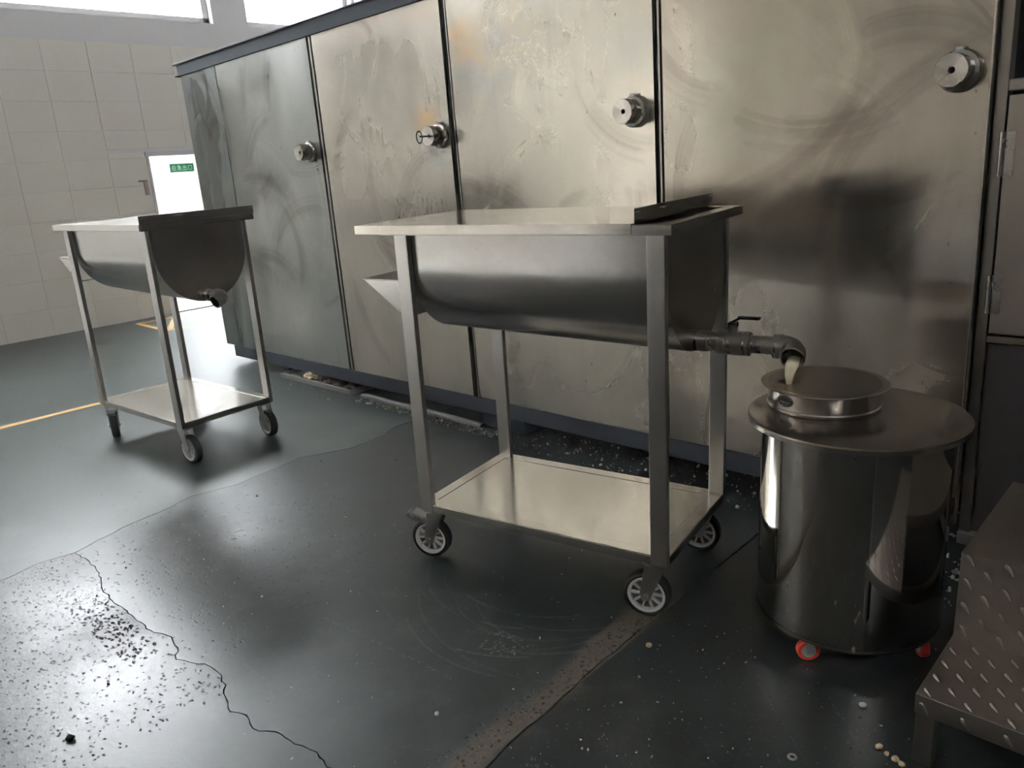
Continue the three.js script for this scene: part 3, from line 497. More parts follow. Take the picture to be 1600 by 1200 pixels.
// switch cabinet at the right end
const cab = thing('switch_cabinet', 'dark metal cabinet with hinged door and open upper bay right of the oven', 'cabinet', [-0.66, 0.018, -2.985], -0.0172);
cab.rotation.z = 0.0132;
{
  part(cab, 'post', rspan(-0.005, 0.03, 0.06, 2.6, -0.06, 0, 0.003), M.darkSteel);
  part(cab, 'post', rspan(0.86, 0.9, 0.06, 2.6, -0.06, 0, 0.003), M.darkSteel);
  part(cab, 'crossbar', rspan(0.03, 0.86, 1.585, 1.62, -0.06, 0.0, 0.003), M.darkSteel);
  part(cab, 'crossbar', rspan(0.03, 0.86, 0.775, 0.80, -0.06, 0.0, 0.003), M.darkSteel);
  part(cab, 'base_bar', rspan(-0.005, 0.9, 0.02, 0.065, -0.06, 0.02, 0.004), M.zinc);
  const door = part(cab, 'door', rspan(0.037, 0.85, 0.808, 1.572, -0.03, 0.012, 0.004), M.plate);
  for (const [a, b] of [[1.325, 1.463], [0.88, 1.01]]) part(door, 'hinge', merge([cyl(0.009, b - a, 16).translate(0.03, (a + b) / 2, 0.02), box(0.03, b - a, 0.003, 0.05, (a + b) / 2, 0.0135)]), M.knob);
  part(cab, 'lower_panel', rspan(0.03, 0.86, 0.065, 0.772, -0.04, -0.018, 0.003), std({ color: lin(0.055, 0.05, 0.048), roughness: 0.45, metalness: 0 }));
  part(cab, 'body', merge([span(0, 0.9, 0.02, 2.6, -0.62, -0.6), span(0.88, 0.9, 0.02, 2.6, -0.6, -0.04), span(-0.003, 0.003, 0.02, 2.6, -0.6, -0.06), span(0, 0.9, 2.58, 2.62, -0.62, 0)]), M.black);
  part(cab, 'inner_post', rspan(0.10, 0.19, 1.62, 2.58, -0.3, -0.24, 0.003), M.darkSteel);
  part(cab, 'inner_plate', rspan(0.235, 0.5, 1.7, 1.85, -0.29, -0.28, 0.003), M.frameWhite);
}

// ---------------------------------------------------------------- trough carts
function casterParts(root, x, z, turn, brake) {
  const base = new THREE.Group(); base.name = numbered(root, 'caster'); base.position.set(x, 0, z); base.rotation.y = turn; root.add(base);
  const R = 0.08, yw = R, dx = 0.034, top = CY;
  // fork (pressed steel), turning under a round plate
  const cheek = (s) => extrude([[-0.03, top - 0.012], [0.036, top - 0.012], [dx + 0.02, yw + 0.01], [dx + 0.014, yw - 0.016], [dx - 0.014, yw - 0.016], [dx - 0.022, yw + 0.01]], 0.003, 0.0008).translate(0, 0, s * 0.027 - 0.0015);
  part(base, 'fork', merge([cheek(1), cheek(-1), rbox(0.068, 0.006, 0.056, 0.002, 0, top - 0.012, 0), cyl(0.032, 0.012, 28).translate(0, top - 0.006, 0), rbox(0.085, 0.004, 0.07, 0.0015, 0, top - 0.001, 0)]), M.zinc);
  const wheel = lathe([[R - 0.018, -0.02], [R - 0.009, -0.0215], [R - 0.002, -0.017], [R, -0.008], [R, 0.008], [R - 0.002, 0.017], [R - 0.009, 0.0215], [R - 0.018, 0.02], [R - 0.018, -0.02]], 56).rotateX(Math.PI / 2).translate(dx, yw, 0);
  part(base, 'tyre', wheel, M.rubber);
  const spokes = []; for (let k = 0; k < 10; k++) spokes.push(rbox(0.046, 0.007, 0.03, 0.002, 0.035, 0, 0).rotateZ(k * Math.PI / 5).translate(dx, yw, 0));
  const rim = lathe([[R - 0.026, -0.018], [R - 0.018, -0.0225], [R - 0.0145, -0.019], [R - 0.016, 0], [R - 0.0145, 0.019], [R - 0.018, 0.0225], [R - 0.026, 0.018], [R - 0.025, 0], [R - 0.026, -0.018]], 56).rotateX(Math.PI / 2).translate(dx, yw, 0);
  part(base, 'wheel_hub', merge([rim, ...spokes, cyl(0.014, 0.044, 24).rotateX(Math.PI / 2).translate(dx, yw, 0)]), M.hub);
  part(base, 'wheel_web', cyl(R - 0.02, 0.006, 40).rotateX(Math.PI / 2).translate(dx, yw, 0), M.web);
  part(base, 'axle_bolt', merge([cyl(0.0085, 0.07, 6).rotateX(Math.PI / 2).translate(dx, yw, 0), cyl(0.0125, 0.061, 24).rotateX(Math.PI / 2).translate(dx, yw, 0)]), M.zinc);
  if (brake) part(base, 'brake_lever', merge([rbox(0.07, 0.004, 0.05, 0.0015).rotateZ(0.25).translate(0.07, yw + 0.098, 0), rbox(0.06, 0.022, 0.003, 0.001).rotateZ(0.25).translate(0.065, yw + 0.086, 0.03), rbox(0.06, 0.022, 0.003, 0.001).rotateZ(0.25).translate(0.065, yw + 0.086, -0.03), rbox(0.014, 0.034, 0.04, 0.003).rotateZ(-0.7).translate(0.114, yw + 0.09, 0), cyl(0.006, 0.07, 14).rotateX(Math.PI / 2).translate(0.06, yw + 0.088, 0)]), M.zinc);
  return base;
}
const CY = 0.205, SHELF = 0.238, RIMB = 1.268, RIMT = 1.298, WD = 0.58;
function makeCart(name, label, pos, yaw, L, casterTurns, o = {}) {
  const t = thing(name, label, 'cart', pos, yaw, null); delete t.userData.group;
  const X = L / 2, Z = WD / 2, LA = 0.058, LB = 0.024;
  for (const sx of [-1, 1]) for (const sz of [1, -1]) part(t, 'leg', rspan(Math.min(sx * X, sx * (X - LA)), Math.max(sx * X, sx * (X - LA)), CY, RIMB + 0.002, Math.min(sz * Z, sz * (Z - LB)), Math.max(sz * Z, sz * (Z - LB)), 0.003), M.leg);
  // shelf: rails, a flat border and a shallow pan
  for (const s of [-1, 1]) { part(t, 'shelf_rail', rspan(-X + LA, X - LA, CY, SHELF - 0.001, Math.min(s * Z, s * (Z - 0.022)), Math.max(s * Z, s * (Z - 0.022)), 0.003), M.cart); part(t, 'shelf_rail', rspan(Math.min(s * X, s * (X - 0.022)), Math.max(s * X, s * (X - 0.022)), CY, SHELF - 0.001, -Z + LB, Z - LB, 0.003), M.cart); }
  const bw = 0.05;
  part(t, 'shelf_border', merge([rspan(-X + 0.002, X - 0.002, SHELF - 0.003, SHELF + 0.001, Z - bw, Z - 0.002, 0.001), rspan(-X + 0.002, X - 0.002, SHELF - 0.003, SHELF + 0.001, -Z + 0.002, -Z + bw, 0.001), rspan(-X + 0.002, -X + bw, SHELF - 0.003, SHELF + 0.001, -Z + bw + 0.001, Z - bw - 0.001, 0.001), rspan(X - bw, X - 0.002, SHELF - 0.003, SHELF + 0.001, -Z + bw + 0.001, Z - bw - 0.001, 0.001)]), M.lid);
  const pan = new THREE.PlaneGeometry(L - 2 * bw - 0.004, WD - 2 * bw - 0.004, 32, 20).rotateX(-Math.PI / 2), pp = pan.attributes.position;
  for (let i = 0; i < pp.count; i++) { const u = pp.getX(i) / (L - 2 * bw), v = pp.getZ(i) / (WD - 2 * bw); pp.setY(i, SHELF - 0.001 - 0.0025 * Math.cos(Math.PI * u) * Math.cos(Math.PI * v) + 0.0012 * (samp(nBroad, u * 0.5 + X, v * 0.4 + pos[0]) - 0.5)); }
  pan.computeVertexNormals(); part(t, 'shelf_pan', pan, M.lid);
  // tank: straight sides, a crease, then a half round that falls a little to the drain
  const zt = Z - 0.026, prof = [], cr = 1.14, bot = 0.862;
  const half = [[zt, RIMB + 0.01], [zt, 1.22], [zt, cr + 0.03], [zt, cr]]; const NA = 22;
  for (let k = 1; k <= NA; k++) { const a = 0.1 + (Math.PI / 2 - 0.1) * k / NA; half.push([zt * Math.cos((a - 0.1) * (Math.PI / 2) / (Math.PI / 2 - 0.1)) , cr - (cr - bot) * Math.sin((a - 0.1) * (Math.PI / 2) / (Math.PI / 2 - 0.1))]); }
  prof.push(...half, ...half.slice(0, -1).reverse().map(([z, y]) => [-z, y]));
  const xs = []; for (let i = 0; i <= 16; i++) xs.push(-X + 0.045 + (L - 0.052) * i / 16);
  const lift = (x, z, y) => [z, y + (y < cr ? 0.03 * clamp((X - x) / L) * (cr - y) / (cr - bot) : 0)];
  part(t, 'tank', toCreasedNormals(ni(profileSheet(prof, xs, lift)), 0.25), M.tank);
  const endShape = prof.map(([z, y]) => [z, y]);
  const endR = extrude(endShape, 0.003).rotateY(Math.PI / 2), endL = extrude(prof.map(([z, y]) => lift(-X + 0.045, z, y)), 0.003).rotateY(Math.PI / 2);
  const fix = (g, x) => g.scale(1, 1, -1).translate(x, 0, 0);
  { const eg = fix(endR, X - 0.008); part(t, 'end_panel', toCreasedNormals(ni(eg), 0.5), M.tank); const el = fix(endL, -X + 0.043); part(t, 'end_panel', toCreasedNormals(ni(el), 0.5), M.tank); }
  // rim: flat flange with a turned-down skirt
  const O = 0.034, ox = X + O, oz = Z + O, ix = X - 0.012, iz = Z - 0.026;
  const ring = extrude([[-ox, -oz], [ox, -oz], [ox, oz], [-ox, oz]], 0.0025, 0, [[[-ix, -iz], [-ix, iz], [ix, iz], [ix, -iz]]]).rotateX(-Math.PI / 2).translate(0, RIMT - 0.0025, 0);
  part(t, 'rim', merge([ring, rspan(-ox, ox, RIMB, RIMT, oz - 0.003, oz, 0.001), rspan(-ox, ox, RIMB, RIMT, -oz, -oz + 0.003, 0.001), rspan(-ox, -ox + 0.003, RIMB, RIMT, -oz, oz, 0.001), rspan(ox - 0.003, ox, RIMB, RIMT, -oz, oz, 0.001)]), M.cart);
  // drain: socket, ball valve with lever, nipple and elbow
  const py = 0.893, px = X - 0.006;
  part(t, 'pipe_socket', merge([rod(V3(px - 0.02, py, 0), V3(px + 0.035, py, 0), 0.034, 28), rod(V3(px + 0.035, py, 0), V3(px + 0.075, py, 0), 0.03, 28)]), M.pipe);
  const out = V3(0.05, -0.32, 0.95).normalize();
  if (o.valve) {
    part(t, 'valve', merge([rod(V3(px + 0.07, py, 0), V3(px + 0.085, py, 0), 0.04, 8), rod(V3(px + 0.085, py, 0), V3(px + 0.15, py, 0), 0.039, 28), rod(V3(px + 0.15, py, 0), V3(px + 0.17, py, 0), 0.04, 8), rod(V3(px + 0.115, py, 0), V3(px + 0.115, py + 0.06, 0), 0.015, 18)]), M.pipe);
    part(t, 'valve_handle', merge([rbox(0.03, 0.016, 0.024, 0.003, px + 0.115, py + 0.06, 0), rbox(0.05, 0.007, 0.02, 0.003).rotateZ(0.5).translate(px + 0.125, py + 0.075, 0), rbox(0.07, 0.009, 0.022, 0.004).translate(px + 0.165, py + 0.083, 0)]), M.black);
    part(t, 'nipple', merge([rod(V3(px + 0.165, py, 0), V3(px + 0.26, py, 0), 0.028, 28)]), M.pipe);
  } else part(t, 'nipple', merge([rod(V3(px + 0.07, py, 0), V3(px + 0.1, py, 0), 0.025, 28), rod(V3(px + 0.075, py, 0), V3(px + 0.085, py, 0), 0.03, 8)]), M.pipe);
  const ex = px + (o.valve ? 0.25 : 0.09), c0 = V3(ex, py, 0), c1 = V3(ex + 0.06, py, 0), c2 = c1.clone().addScaledVector(out, 0.06);
  const curve = new THREE.CatmullRomCurve3([c0, c0.clone().lerp(c1, 0.4), c1.clone().add(V3(-0.012, 0, 0)).addScaledVector(out, 0.012), c2.clone().addScaledVector(out, -0.02), c2]);
  part(t, 'elbow', merge([new THREE.TubeGeometry(curve, 28, 0.036, 28), new THREE.TubeGeometry(curve, 28, 0.031, 28), rod(c0.clone().add(V3(-0.004, 0, 0)), c0.clone().add(V3(0.018, 0, 0)), 0.039, 28), new THREE.TorusGeometry(0.0345, 0.0036, 10, 32).applyQuaternion(new THREE.Quaternion().setFromUnitVectors(V3(0, 0, 1), out)).translate(c2.x, c2.y, c2.z)]), M.pipe);
  t.userData.mouth = undefined;
  // pocket on the other end: a V trough of folded sheet, open at the top
  const px0 = -X + 0.003, pw = -X - 0.19, pb = 0.963, pocketEnd = (z) => extrude([[px0, pb], [pw, 1.1], [px0, 1.1]], 0.002).translate(0, 0, z);
  part(t, 'side_pocket', merge([extrude([[px0, pb], [pw, 1.1], [pw + 0.004, 1.102], [px0, pb + 0.005]], 0.418).translate(0, 0, -0.15), pocketEnd(0.266), pocketEnd(-0.152), rod(V3(pw, 1.1, -0.15), V3(pw, 1.1, 0.268), 0.003, 8), rod(V3(pw, 1.1, 0.267), V3(px0, 1.1, 0.267), 0.003, 8)]), M.cart);
  const cz = Z - 0.04, cx = X - 0.05; let k = 0;
  for (const [sx, sz] of [[1, 1], [-1, 1], [1, -1], [-1, -1]]) casterParts(t, sx * cx, sz * cz, casterTurns[k], o.brakes?.includes(k)), k++;
  return { t, mouth: c2, out };
}
function makeLid(label, cart, shift, L) {
  const g = thing('tank_lid', label, 'lid', [0, 0, 0]); g.position.copy(cart.position); g.rotation.copy(cart.rotation);
  const X0 = -L / 2 - 0.036 - shift, X1 = L / 2 + 0.037 - shift, Z = WD / 2 + 0.037, y = RIMT + 0.0012;
  const sheet = new THREE.PlaneGeometry(X1 - X0, 2 * Z, 30, 16).rotateX(-Math.PI / 2).translate((X0 + X1) / 2, y + 0.003, 0), p = sheet.attributes.position;
  for (let i = 0; i < p.count; i++) { const u = (p.getX(i) - X0) / (X1 - X0), v = p.getZ(i) / (2 * Z) + 0.5; p.setY(i, p.getY(i) + 0.0016 * Math.sin(Math.PI * u) * Math.sin(Math.PI * v) * (0.4 + samp(nBroad, u * 0.4, v * 0.3))); }
  sheet.computeVertexNormals();
  part(g, 'sheet', merge([sheet, rspan(X0, X1 - 0.012, y - 0.028, y + 0.003, Z - 0.002, Z, 0.0008), rspan(X0, X1 - 0.012, y - 0.028, y + 0.003, -Z, -Z + 0.002, 0.0008), rspan(X0, X0 + 0.002, y - 0.028, y + 0.003, -Z, Z, 0.0008)]), M.lid);
  part(g, 'flange', rspan(X1 - 0.004, X1, y + 0.001, y + 0.045, -Z, Z, 0.0015), M.tank, 'upturned dark flange at the end of the lid');
  return g;
}
const NEARL = 1.016, FARL = 0.975;
const near = makeCart('trough_cart', 'near steel trough cart with drain valve pouring into the drum', [-1.797, 0, -2.128], 0.1817, NEARL, [3.32, 3.39, 3.26, 3.1], { valve: true, brakes: [1] });
near.t.rotation.z = -0.004;
const far = makeCart('trough_cart', 'far steel trough cart with closed lid near the tiled wall', [-4.6236, 0, -1.9043], 0.074, FARL, [0.03, -0.45, -0.1, 0.6], { brakes: [1] });
makeLid('flat steel lid slid aside on the near trough cart', near.t, 0.112, NEARL);
makeLid('flat steel lid closing the far trough cart', far.t, 0, FARL);

// ---------------------------------------------------------------- drum, its lid, the strainer and the poured milk
const DC = [-0.802, 0, -2.268], DY = 0.075, DT = 0.704, DR = 0.266;
{
  const c = canvas(2048, 1024), x = c.getContext('2d'), s0 = seedState; seedState = 77;
  x.fillStyle = '#e2dfdb'; x.fillRect(0, 0, 2048, 1024);
  for (let i = 0; i < 90; i++) { x.fillStyle = rnd() < 0.7 ? 'rgba(250,245,235,0.9)' : 'rgba(40,36,32,0.8)'; const px = rnd() * 2048, py = 1024 * Math.pow(rnd(), 1.5); x.beginPath(); x.ellipse(px, py, rr(1, 2.6), rr(1.5, 5), 0, 0, 6.3); x.fill(); }
  for (let i = 0; i < 26; i++) { x.strokeStyle = `rgba(250,246,238,${rr(0.3, 0.8)})`; x.lineWidth = rr(1.5, 4); const px = rnd() * 2048, py = 1024 * rnd() * 0.7; x.beginPath(); x.moveTo(px, py); x.lineTo(px + rr(-3, 3), py + rr(12, 50)); x.stroke(); }
  for (let i = 0; i < 160; i++) { x.strokeStyle = `rgba(${rnd() < 0.5 ? '90,80,70' : '255,250,240'},${rr(0.02, 0.09)})`; x.lineWidth = rr(1, 14); const px = rnd() * 2048, py = rnd() * 1024; x.beginPath(); x.moveTo(px, py); x.lineTo(px + rr(-30, 30), py + rr(-120, 120)); x.stroke(); }
  seedState = s0;
  const mat = std({ color: lin(0.60, 0.575, 0.545), metalness: 1, map: canvasTex(c, true, true), roughness: 0.07 / 0.55, roughnessMap: stDat });
  const d = thing('steel_drum', 'polished round steel drum on red casters below the pouring pipe', 'drum', DC);
  const body = new THREE.CylinderGeometry(DR, DR, DT - DY, 96, 24, true).translate(0, (DT + DY) / 2, 0), bp = body.attributes.position;
  for (let i = 0; i < bp.count; i++) { const a = Math.atan2(bp.getZ(i), bp.getX(i)), q = 1 + 0.0035 * (samp(nBroad, a / 6.283, bp.getY(i) * 0.5) - 0.5); bp.setX(i, bp.getX(i) * q); bp.setZ(i, bp.getZ(i) * q); }
  body.computeVertexNormals();
  part(d, 'body', body, mat);
  part(d, 'bottom', lathe([[0, DY], [DR - 0.004, DY], [DR + 0.001, DY + 0.004], [DR + 0.001, DY + 0.012]], 96), M.drum);
  part(d, 'seam', rbox(0.004, DT - DY - 0.01, 0.0015, 0.0006).rotateY(0.0).translate(0, (DT + DY) / 2, 0).translate(0, 0, DR + 0.0006).rotateY(0.55), M.drum);
  for (const a of [1.6, 0.03, -1.54, 3.17]) {
    const cst = new THREE.Group(); cst.name = numbered(d, 'caster'); cst.position.set(Math.cos(a) * 0.228, 0, Math.sin(a) * 0.228); cst.rotation.y = -a - 0.9; d.add(cst);
    const R = 0.034;
    part(cst, 'wheel', lathe([[R - 0.014, -0.011], [R - 0.004, -0.012], [R, -0.007], [R, 0.007], [R - 0.004, 0.012], [R - 0.014, 0.011]], 40).rotateX(Math.PI / 2).translate(0.012, R, 0), M.red, 'red wheel');
    part(cst, 'hub', cyl(R - 0.013, 0.024, 28).rotateX(Math.PI / 2).translate(0.012, R, 0), M.hub);
    part(cst, 'fork', merge([rbox(0.022, 0.05, 0.002, 0.0008, 0.008, R + 0.016, 0.016), rbox(0.022, 0.05, 0.002, 0.0008, 0.008, R + 0.016, -0.016), rbox(0.04, 0.004, 0.036, 0.001, 0.004, DY - 0.003, 0), cyl(0.006, 0.036, 12).rotateX(Math.PI / 2).translate(0.012, R, 0)]), M.zinc);
  }
  const l = thing('drum_lid', 'wide brownish round steel lid covering the drum', 'lid', DC);
  part(l, 'disc', lathe([[0, DT + 0.014], [0.15, DT + 0.0145], [0.298, DT + 0.013], [0.304, DT + 0.011], [0.3055, DT + 0.006]], 96), M.drumLid);
  part(l, 'rim', lathe([[0.3055, DT + 0.0065], [0.3055, DT - 0.006], [0.302, DT - 0.007], [0.302, DT + 0.002], [0.26, DT + 0.002]], 96), M.sieve);
}
const SC = [-0.912, DT + 0.0147, -2.296];
{
  const s = thing('strainer', 'round flanged steel strainer with oval maker plate lying on the drum lid', 'strainer', SC);
  const H = 0.069, R = 0.162;
  part(s, 'ring', lathe([[R - 0.004, 0.0], [R, 0.0], [R + 0.003, 0.004], [R + 0.003, 0.009], [R, 0.013], [R, H - 0.006], [R + 0.002, H - 0.002]], 96), M.sieve);
  part(s, 'flange', lathe([[R - 0.002, H - 0.003], [0.183, H - 0.001], [0.184, H + 0.0005], [0.182, H + 0.002], [R - 0.002, H + 0.001]], 96), M.sieve);
  const circle = (cx, cy, r, n) => Array.from({ length: n }, (_, i) => [cx + r * Math.cos(i / n * 6.28319), cy + r * Math.sin(i / n * 6.28319)]);
  const hx = -0.997 - SC[0], hz = -2.232 - SC[2];
  part(s, 'cover_plate', extrude(circle(0, 0, R + 0.001, 96), 0.002, 0, [circle(hx, -hz, 0.029, 36).reverse()]).rotateX(-Math.PI / 2).translate(0, H + 0.0016, 0), M.sievePlate);
  // oval plate: black print with pale, unreadable lettering
  const c = canvas(512, 320), x = c.getContext('2d'), s0 = seedState; seedState = 99;
  x.fillStyle = '#b9b5ae'; x.fillRect(0, 0, 512, 320); x.fillStyle = '#0c0b0b'; x.beginPath(); x.ellipse(256, 160, 240, 148, 0, 0, 6.3); x.fill();
  x.strokeStyle = '#dcd8d0'; x.lineCap = 'round';
  const glyph = (cx, cy, w, h) => { for (let k = 0; k < 4; k++) { x.lineWidth = h * 0.13; x.beginPath(); const v = rnd() < 0.5; const a = rr(-0.5, 0.5), b = rr(-0.5, 0.5); if (v) { x.moveTo(cx + a * w, cy - h / 2); x.lineTo(cx + a * w, cy + h / 2 * rr(0.4, 1)); } else { x.moveTo(cx - w / 2, cy + b * h); x.lineTo(cx + w / 2, cy + b * h); } x.stroke(); } };
  for (let i = 0; i < 9; i++) { const a = Math.PI + (i + 0.8) / 10.6 * Math.PI; glyph(256 + 190 * Math.cos(a), 160 + 108 * Math.sin(a), 24, 24); }
  for (let i = 0; i < 5; i++) glyph(130 + i * 63, 190, 44, 52); for (let i = 0; i < 5; i++) glyph(176 + i * 40, 262, 26, 26);
  seedState = s0;
  const ov = new THREE.CircleGeometry(1, 48), p = ov.attributes.position, a0 = 1.905;   // angle of the plate on the ring
  for (let i = 0; i < p.count; i++) { const u = p.getX(i) * 0.031, v = p.getY(i) * 0.0175, a = a0 - u / R; p.setXYZ(i, Math.cos(a) * (R + 0.001), 0.039 + v, Math.sin(a) * (R + 0.001)); }
  ov.computeVertexNormals();
  part(s, 'maker_plate', ov, std({ map: canvasTex(c, true), roughness: 0.35 }), 'oval black plate with pale lettering');
}
{
  near.t.updateMatrixWorld(true);
  const m = near.t.localToWorld(near.mouth.clone()), o = near.out.clone().transformDirection(near.t.matrixWorld), side = V3(0, 1, 0).cross(o).normalize(), low = o.clone().cross(side).normalize();
  if (low.y > 0) low.negate();
  const land = V3(-0.999, SC[1] + 0.02, -2.235), st = [];
  const lip = m.clone().addScaledVector(low, 0.024);
  const path = new THREE.CatmullRomCurve3([m.clone().addScaledVector(o, -0.04).addScaledVector(low, 0.024), lip, V3((lip.x * 2 + land.x) / 3, lip.y - 0.03, (lip.z * 2 + land.z) / 3 + 0.006), V3((lip.x + 2 * land.x) / 3, lip.y - 0.065, land.z + 0.002), V3(land.x, land.y + 0.02, land.z), land]);
  const rx = [0.019, 0.0205, 0.0145, 0.0088, 0.0074, 0.007], rz = [0.006, 0.0075, 0.009, 0.0078, 0.007, 0.0068], N = 30, S = 24, pos = [], idx = [];
  const li = (a, t) => { const f = t * (a.length - 1), i = Math.min(a.length - 2, Math.floor(f)); return a[i] + (a[i + 1] - a[i]) * (f - i); };
  for (let i = 0; i <= N; i++) { const t = i / N, c = path.getPoint(t), d = path.getTangent(t), b = side, n = d.clone().cross(b).normalize(); for (let k = 0; k < S; k++) { const a = k / S * 6.28319, q = c.clone().addScaledVector(b, Math.cos(a) * li(rx, t)).addScaledVector(n, Math.sin(a) * li(rz, t)); pos.push(q.x - land.x, q.y - land.y, q.z - land.z); } }
  for (let i = 0; i < N; i++) for (let k = 0; k < S; k++) { const a = i * S + k, b = i * S + (k + 1) % S, c = a + S, d = b + S; idx.push(a, b, c, b, d, c); }
  const g = new THREE.BufferGeometry(); g.setAttribute('position', new THREE.Float32BufferAttribute(pos, 3)); g.setIndex(idx); g.computeVertexNormals();
  const s = shadow(new THREE.Mesh(g, M.milk)); s.name = 'milk_stream'; s.position.copy(land); scene.add(s); tag(s, 'cream coloured liquid pouring from the pipe elbow into the strainer', 'liquid');
}

// ---------------------------------------------------------------- checker-plate steps
{
  const st = thing('metal_steps', 'dark checker plate steps with raised studs at the lower right', 'steps', [-0.455, 0, -1.79]);
  const Wd = 0.95, y1 = 0.2, y2 = 0.446, d1 = 0.305, d2 = 0.86, T = 0.004;
  const stud = (() => { const g = new THREE.SphereGeometry(1, 14, 8, 0, 6.2832, 0, Math.PI / 2), p = g.attributes.position; for (let i = 0; i < p.count; i++) { const x = p.getX(i), z = p.getZ(i); p.setXYZ(i, x * 0.0175, p.getY(i) * 0.0052, z * 0.0055 * (1 - 0.5 * x)); } g.computeVertexNormals(); return g; })();
  const field = (w, h, put) => { const out = []; for (let r = 0; r * 0.0345 < h - 0.02; r++) for (let c = 0; c * 0.088 < w - 0.03; c++) { const u = 0.022 + c * 0.088 + (r % 2) * 0.044, v = 0.02 + r * 0.0345; if (u < w - 0.012 && v < h - 0.012) out.push(put(stud.clone(), u, v)); } return out; };
  const flat = (y, z1) => (g, u, v) => g.rotateY(-0.97).translate(u, y, z1 - v);
  const up = (z, y0) => (g, u, v) => g.rotateY(-0.97).rotateX(Math.PI / 2).translate(u, y0 + v, z);
  part(st, 'tread', merge([rspan(0, Wd, y1 - T, y1, -d1, 0, 0.0018), rspan(0, Wd, y1 - 0.055, y1 - 0.001, -T, 0.0005, 0.0018), ...field(Wd, d1, flat(y1, 0)), ...field(Wd, 0.055, up(0.0005, y1 - 0.055))]), M.plate);
  part(st, 'riser', merge([rspan(0, Wd, y1 - 0.002, y2 - 0.002, -d1 - T, -d1 + 0.0005, 0.0018), ...field(Wd, y2 - y1, up(-d1 + 0.0005, y1))]), M.plate);
  part(st, 'platform', merge([rspan(0, Wd, y2 - T, y2, -d2, -d1 + 0.001, 0.0018)]), M.plateTop);
  for (const [a, z, t] of [[0.002, -0.05, y1], [Wd - 0.046, -0.05, y1], [0.002, -d2 + 0.002, y2], [Wd - 0.046, -d2 + 0.002, y2]]) part(st, 'leg', rspan(a, a + 0.044, 0, t - T, z, z + 0.044, 0.003), M.darkSteel);
  for (const a of [0.002, Wd - 0.046]) { part(st, 'side_bar', rspan(a, a + 0.04, y1 - 0.045, y1 - T, -d2 + 0.046, -0.052, 0.003), M.darkSteel); part(st, 'side_bar', rspan(a, a + 0.04, y2 - 0.045, y2 - T, -d2 + 0.046, -d1 - T, 0.003), M.darkSteel); }
}

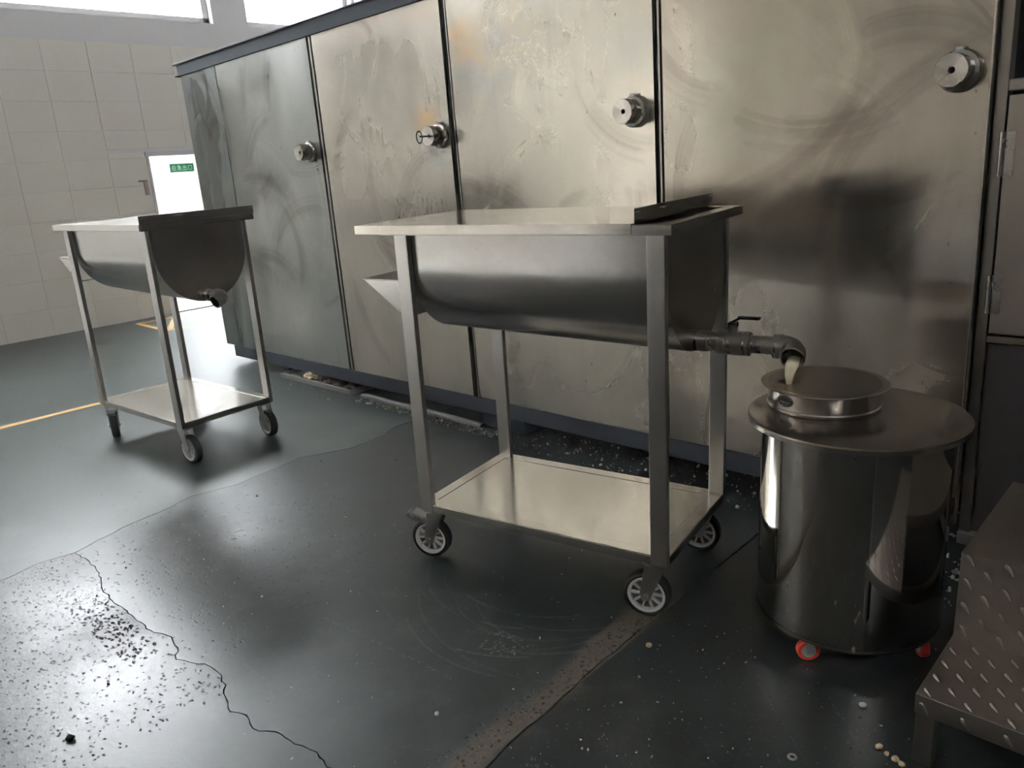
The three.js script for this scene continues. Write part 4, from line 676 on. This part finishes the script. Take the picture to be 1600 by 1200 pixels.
// ---------------------------------------------------------------- litter
{
  // trough of rubbish under the oven, kerb strip beside it
  const t = thing('rubbish_tray', 'low pale edged tray of rubbish under the far end of the oven', 'tray', [-4.9, 0, -3.08]);
  part(t, 'tray_edge', merge([rspan(-0.46, 0.46, 0, 0.035, 0.1, 0.115), rspan(-0.46, -0.44, 0, 0.035, -0.2, 0.115), rspan(0.44, 0.46, 0, 0.035, -0.2, 0.115), rspan(-0.46, 0.46, 0, 0.006, -0.2, 0.1)]), M.kerb);
  const k = shadow(new THREE.Mesh(jag(rspan(0, 1.17, 0, 0.022, -0.03, 0.015, 0.006)), M.kerb)); k.name = 'kerb_strip'; k.position.set(-4.34, 0, -2.985); scene.add(k); tag(k, 'pale broken kerb strip lying along the foot of the oven', 'kerb');
  const clump = (n, sx, sz, r0, r1, seed) => { const s = seedState; seedState = seed; const out = []; for (let i = 0; i < n; i++) { const g = new THREE.IcosahedronGeometry(rr(r0, r1), 1), p = g.attributes.position; const f = rr(0.4, 1), q = rr(0.5, 1.4); for (let j = 0; j < p.count; j++) { const w = 1 + 0.5 * (samp(nFine, p.getX(j) * 9 + i, p.getY(j) * 9 + p.getZ(j) * 7) - 0.5); p.setXYZ(j, p.getX(j) * w * q, p.getY(j) * w * f, p.getZ(j) * w); } g.computeVertexNormals(); out.push(g.rotateY(rnd() * 6).translate(rr(-sx, sx), rr(r0, r1) * 0.5, rr(-sz, sz))); } seedState = s; return merge(out); };
  const rb = shadow(new THREE.Mesh(clump(90, 0.2, 0.1, 0.012, 0.035, 5), M.rubbish)); rb.name = 'rubbish_heap'; rb.position.set(-4.66, 0.012, -3.1); scene.add(rb); tag(rb, 'heap of brown scraps lying in the tray under the oven', 'rubbish', null, 'stuff');
  const pg = new THREE.IcosahedronGeometry(0.06, 4), p = pg.attributes.position; for (let i = 0; i < p.count; i++) { const v = V3(p.getX(i), p.getY(i), p.getZ(i)), w = 0.75 + 0.6 * Math.abs(samp(nMid, v.x * 2.3 + 0.2, v.y * 2.3 + v.z * 1.7) - 0.5) * 2; p.setXYZ(i, v.x * w * 1.2, v.y * w * 0.6, v.z * w); } 
  const pm = shadow(new THREE.Mesh(toCreasedNormals(pg, 0.2), M.paper)); pm.name = 'crumpled_paper'; pm.position.set(-5.0, 0.045, -3.03); scene.add(pm); tag(pm, 'crumpled tan paper lying in the rubbish tray under the oven', 'paper');
  function jag(g) { return g; }
  // crumbs: uncounted, several shades
  const cg = new THREE.IcosahedronGeometry(1, 0);
  const spots = [];
  const put = (n, x0, x1, z0, z1, r0, r1) => { for (let i = 0; i < n; i++) spots.push([rr(x0, x1), rr(z0, z1), r0 + (r1 - r0) * Math.pow(rnd(), 3)]); };
  put(320, -3.6, -0.4, -2.9, -0.6, 0.0016, 0.006); put(420, -4.3, -3.0, -3.02, -2.88, 0.003, 0.013); put(700, -3.0, -0.7, -3.35, -2.85, 0.003, 0.012); put(300, -1.2, -0.55, -2.95, -2.55, 0.003, 0.012);
  put(150, -1.25, -0.3, -2.0, -1.0, 0.0015, 0.005); put(60, -5.4, -4.4, -2.95, -2.75, 0.002, 0.007); put(150, -3.9, -2.4, -1.3, -0.3, 0.001, 0.003);
  const im = new THREE.InstancedMesh(cg, M.crumb, spots.length), mx = new THREE.Matrix4(), q = new THREE.Quaternion(), e = new THREE.Euler();
  spots.forEach(([x, z, r], i) => { e.set(rnd() * 6, rnd() * 6, rnd() * 6); mx.compose(V3(x, r * 0.5, z), q.setFromEuler(e), V3(r * rr(0.6, 1.5), r * rr(0.35, 0.8), r * rr(0.5, 1))); im.setMatrixAt(i, mx); const v = 0.35 + 0.65 * rnd(); im.setColorAt(i, lin(v, v * rr(0.93, 1), v * rr(0.82, 1))); });
  im.name = 'floor_crumbs'; im.castShadow = im.receiveShadow = true; scene.add(im); tag(im, 'pale crumbs and grit scattered over the dark floor', 'crumbs', null, 'stuff');
}
function pebble(name, label, x, z, r, mat, group) {
  const g = new THREE.IcosahedronGeometry(r, 2), p = g.attributes.position;
  for (let i = 0; i < p.count; i++) { const w = 1 + 0.55 * (samp(nMid, p.getX(i) / r * 0.13 + x, p.getY(i) / r * 0.13 + p.getZ(i) / r * 0.1 + z) - 0.5); p.setXYZ(i, p.getX(i) * w * 1.15, p.getY(i) * w * 0.75, p.getZ(i) * w); }
  const m = shadow(new THREE.Mesh(toCreasedNormals(g, 0.5), mat)); m.name = numbered(scene, name); m.position.set(x, r * 0.6, z); m.rotation.y = x * 40; scene.add(m); return tag(m, label, 'pebble', group);
}
pebble('pebble', 'dark pebble alone on the grey worn floor at lower left', -2.26, -0.435, 0.011, std({ color: lin(0.05, 0.048, 0.045), roughness: 0.8 }));

[[-0.527, -1.79, 0.0085], [-0.505, -1.779, 0.006], [-0.482, -1.772, 0.008], [-0.464, -1.765, 0.007]].forEach(([x, z, r], i) => pebble('pebble', ['tan pebble farthest from the frame edge in the row of four beside the steps leg', 'smallest tan pebble, second in the row of four beside the steps leg', 'tan pebble third in the row of four beside the steps leg', 'tan pebble nearest the steps leg in the row of four'][i], x, z, r, M.crumbTan, 'tan pebbles in a row beside the steps'));
pebble('pebble', 'white chip lying alone on the dark floor between the long crack and the brown strip', -1.515, -1.163, 0.007, M.crumb);
pebble('pebble', 'flat white chip on the floor between the red caster and the steps', -0.614, -1.922, 0.0095, M.crumb);
pebble('pebble', 'cream lump on the floor just right of the brown strip', -1.224, -1.796, 0.009, M.crumbTan);
{
  const r = shadow(new THREE.Mesh(lathe([[0.006, 0.0005], [0.0065, 0.003], [0.009, 0.004], [0.012, 0.0025], [0.013, 0.0005]], 28), M.zinc)); r.name = 'floor_ring'; r.position.set(-0.681, 0, -1.625); scene.add(r); tag(r, 'small dark ringed hole in the floor at the bottom right', 'ring');
}

renderer.render(scene, camera);
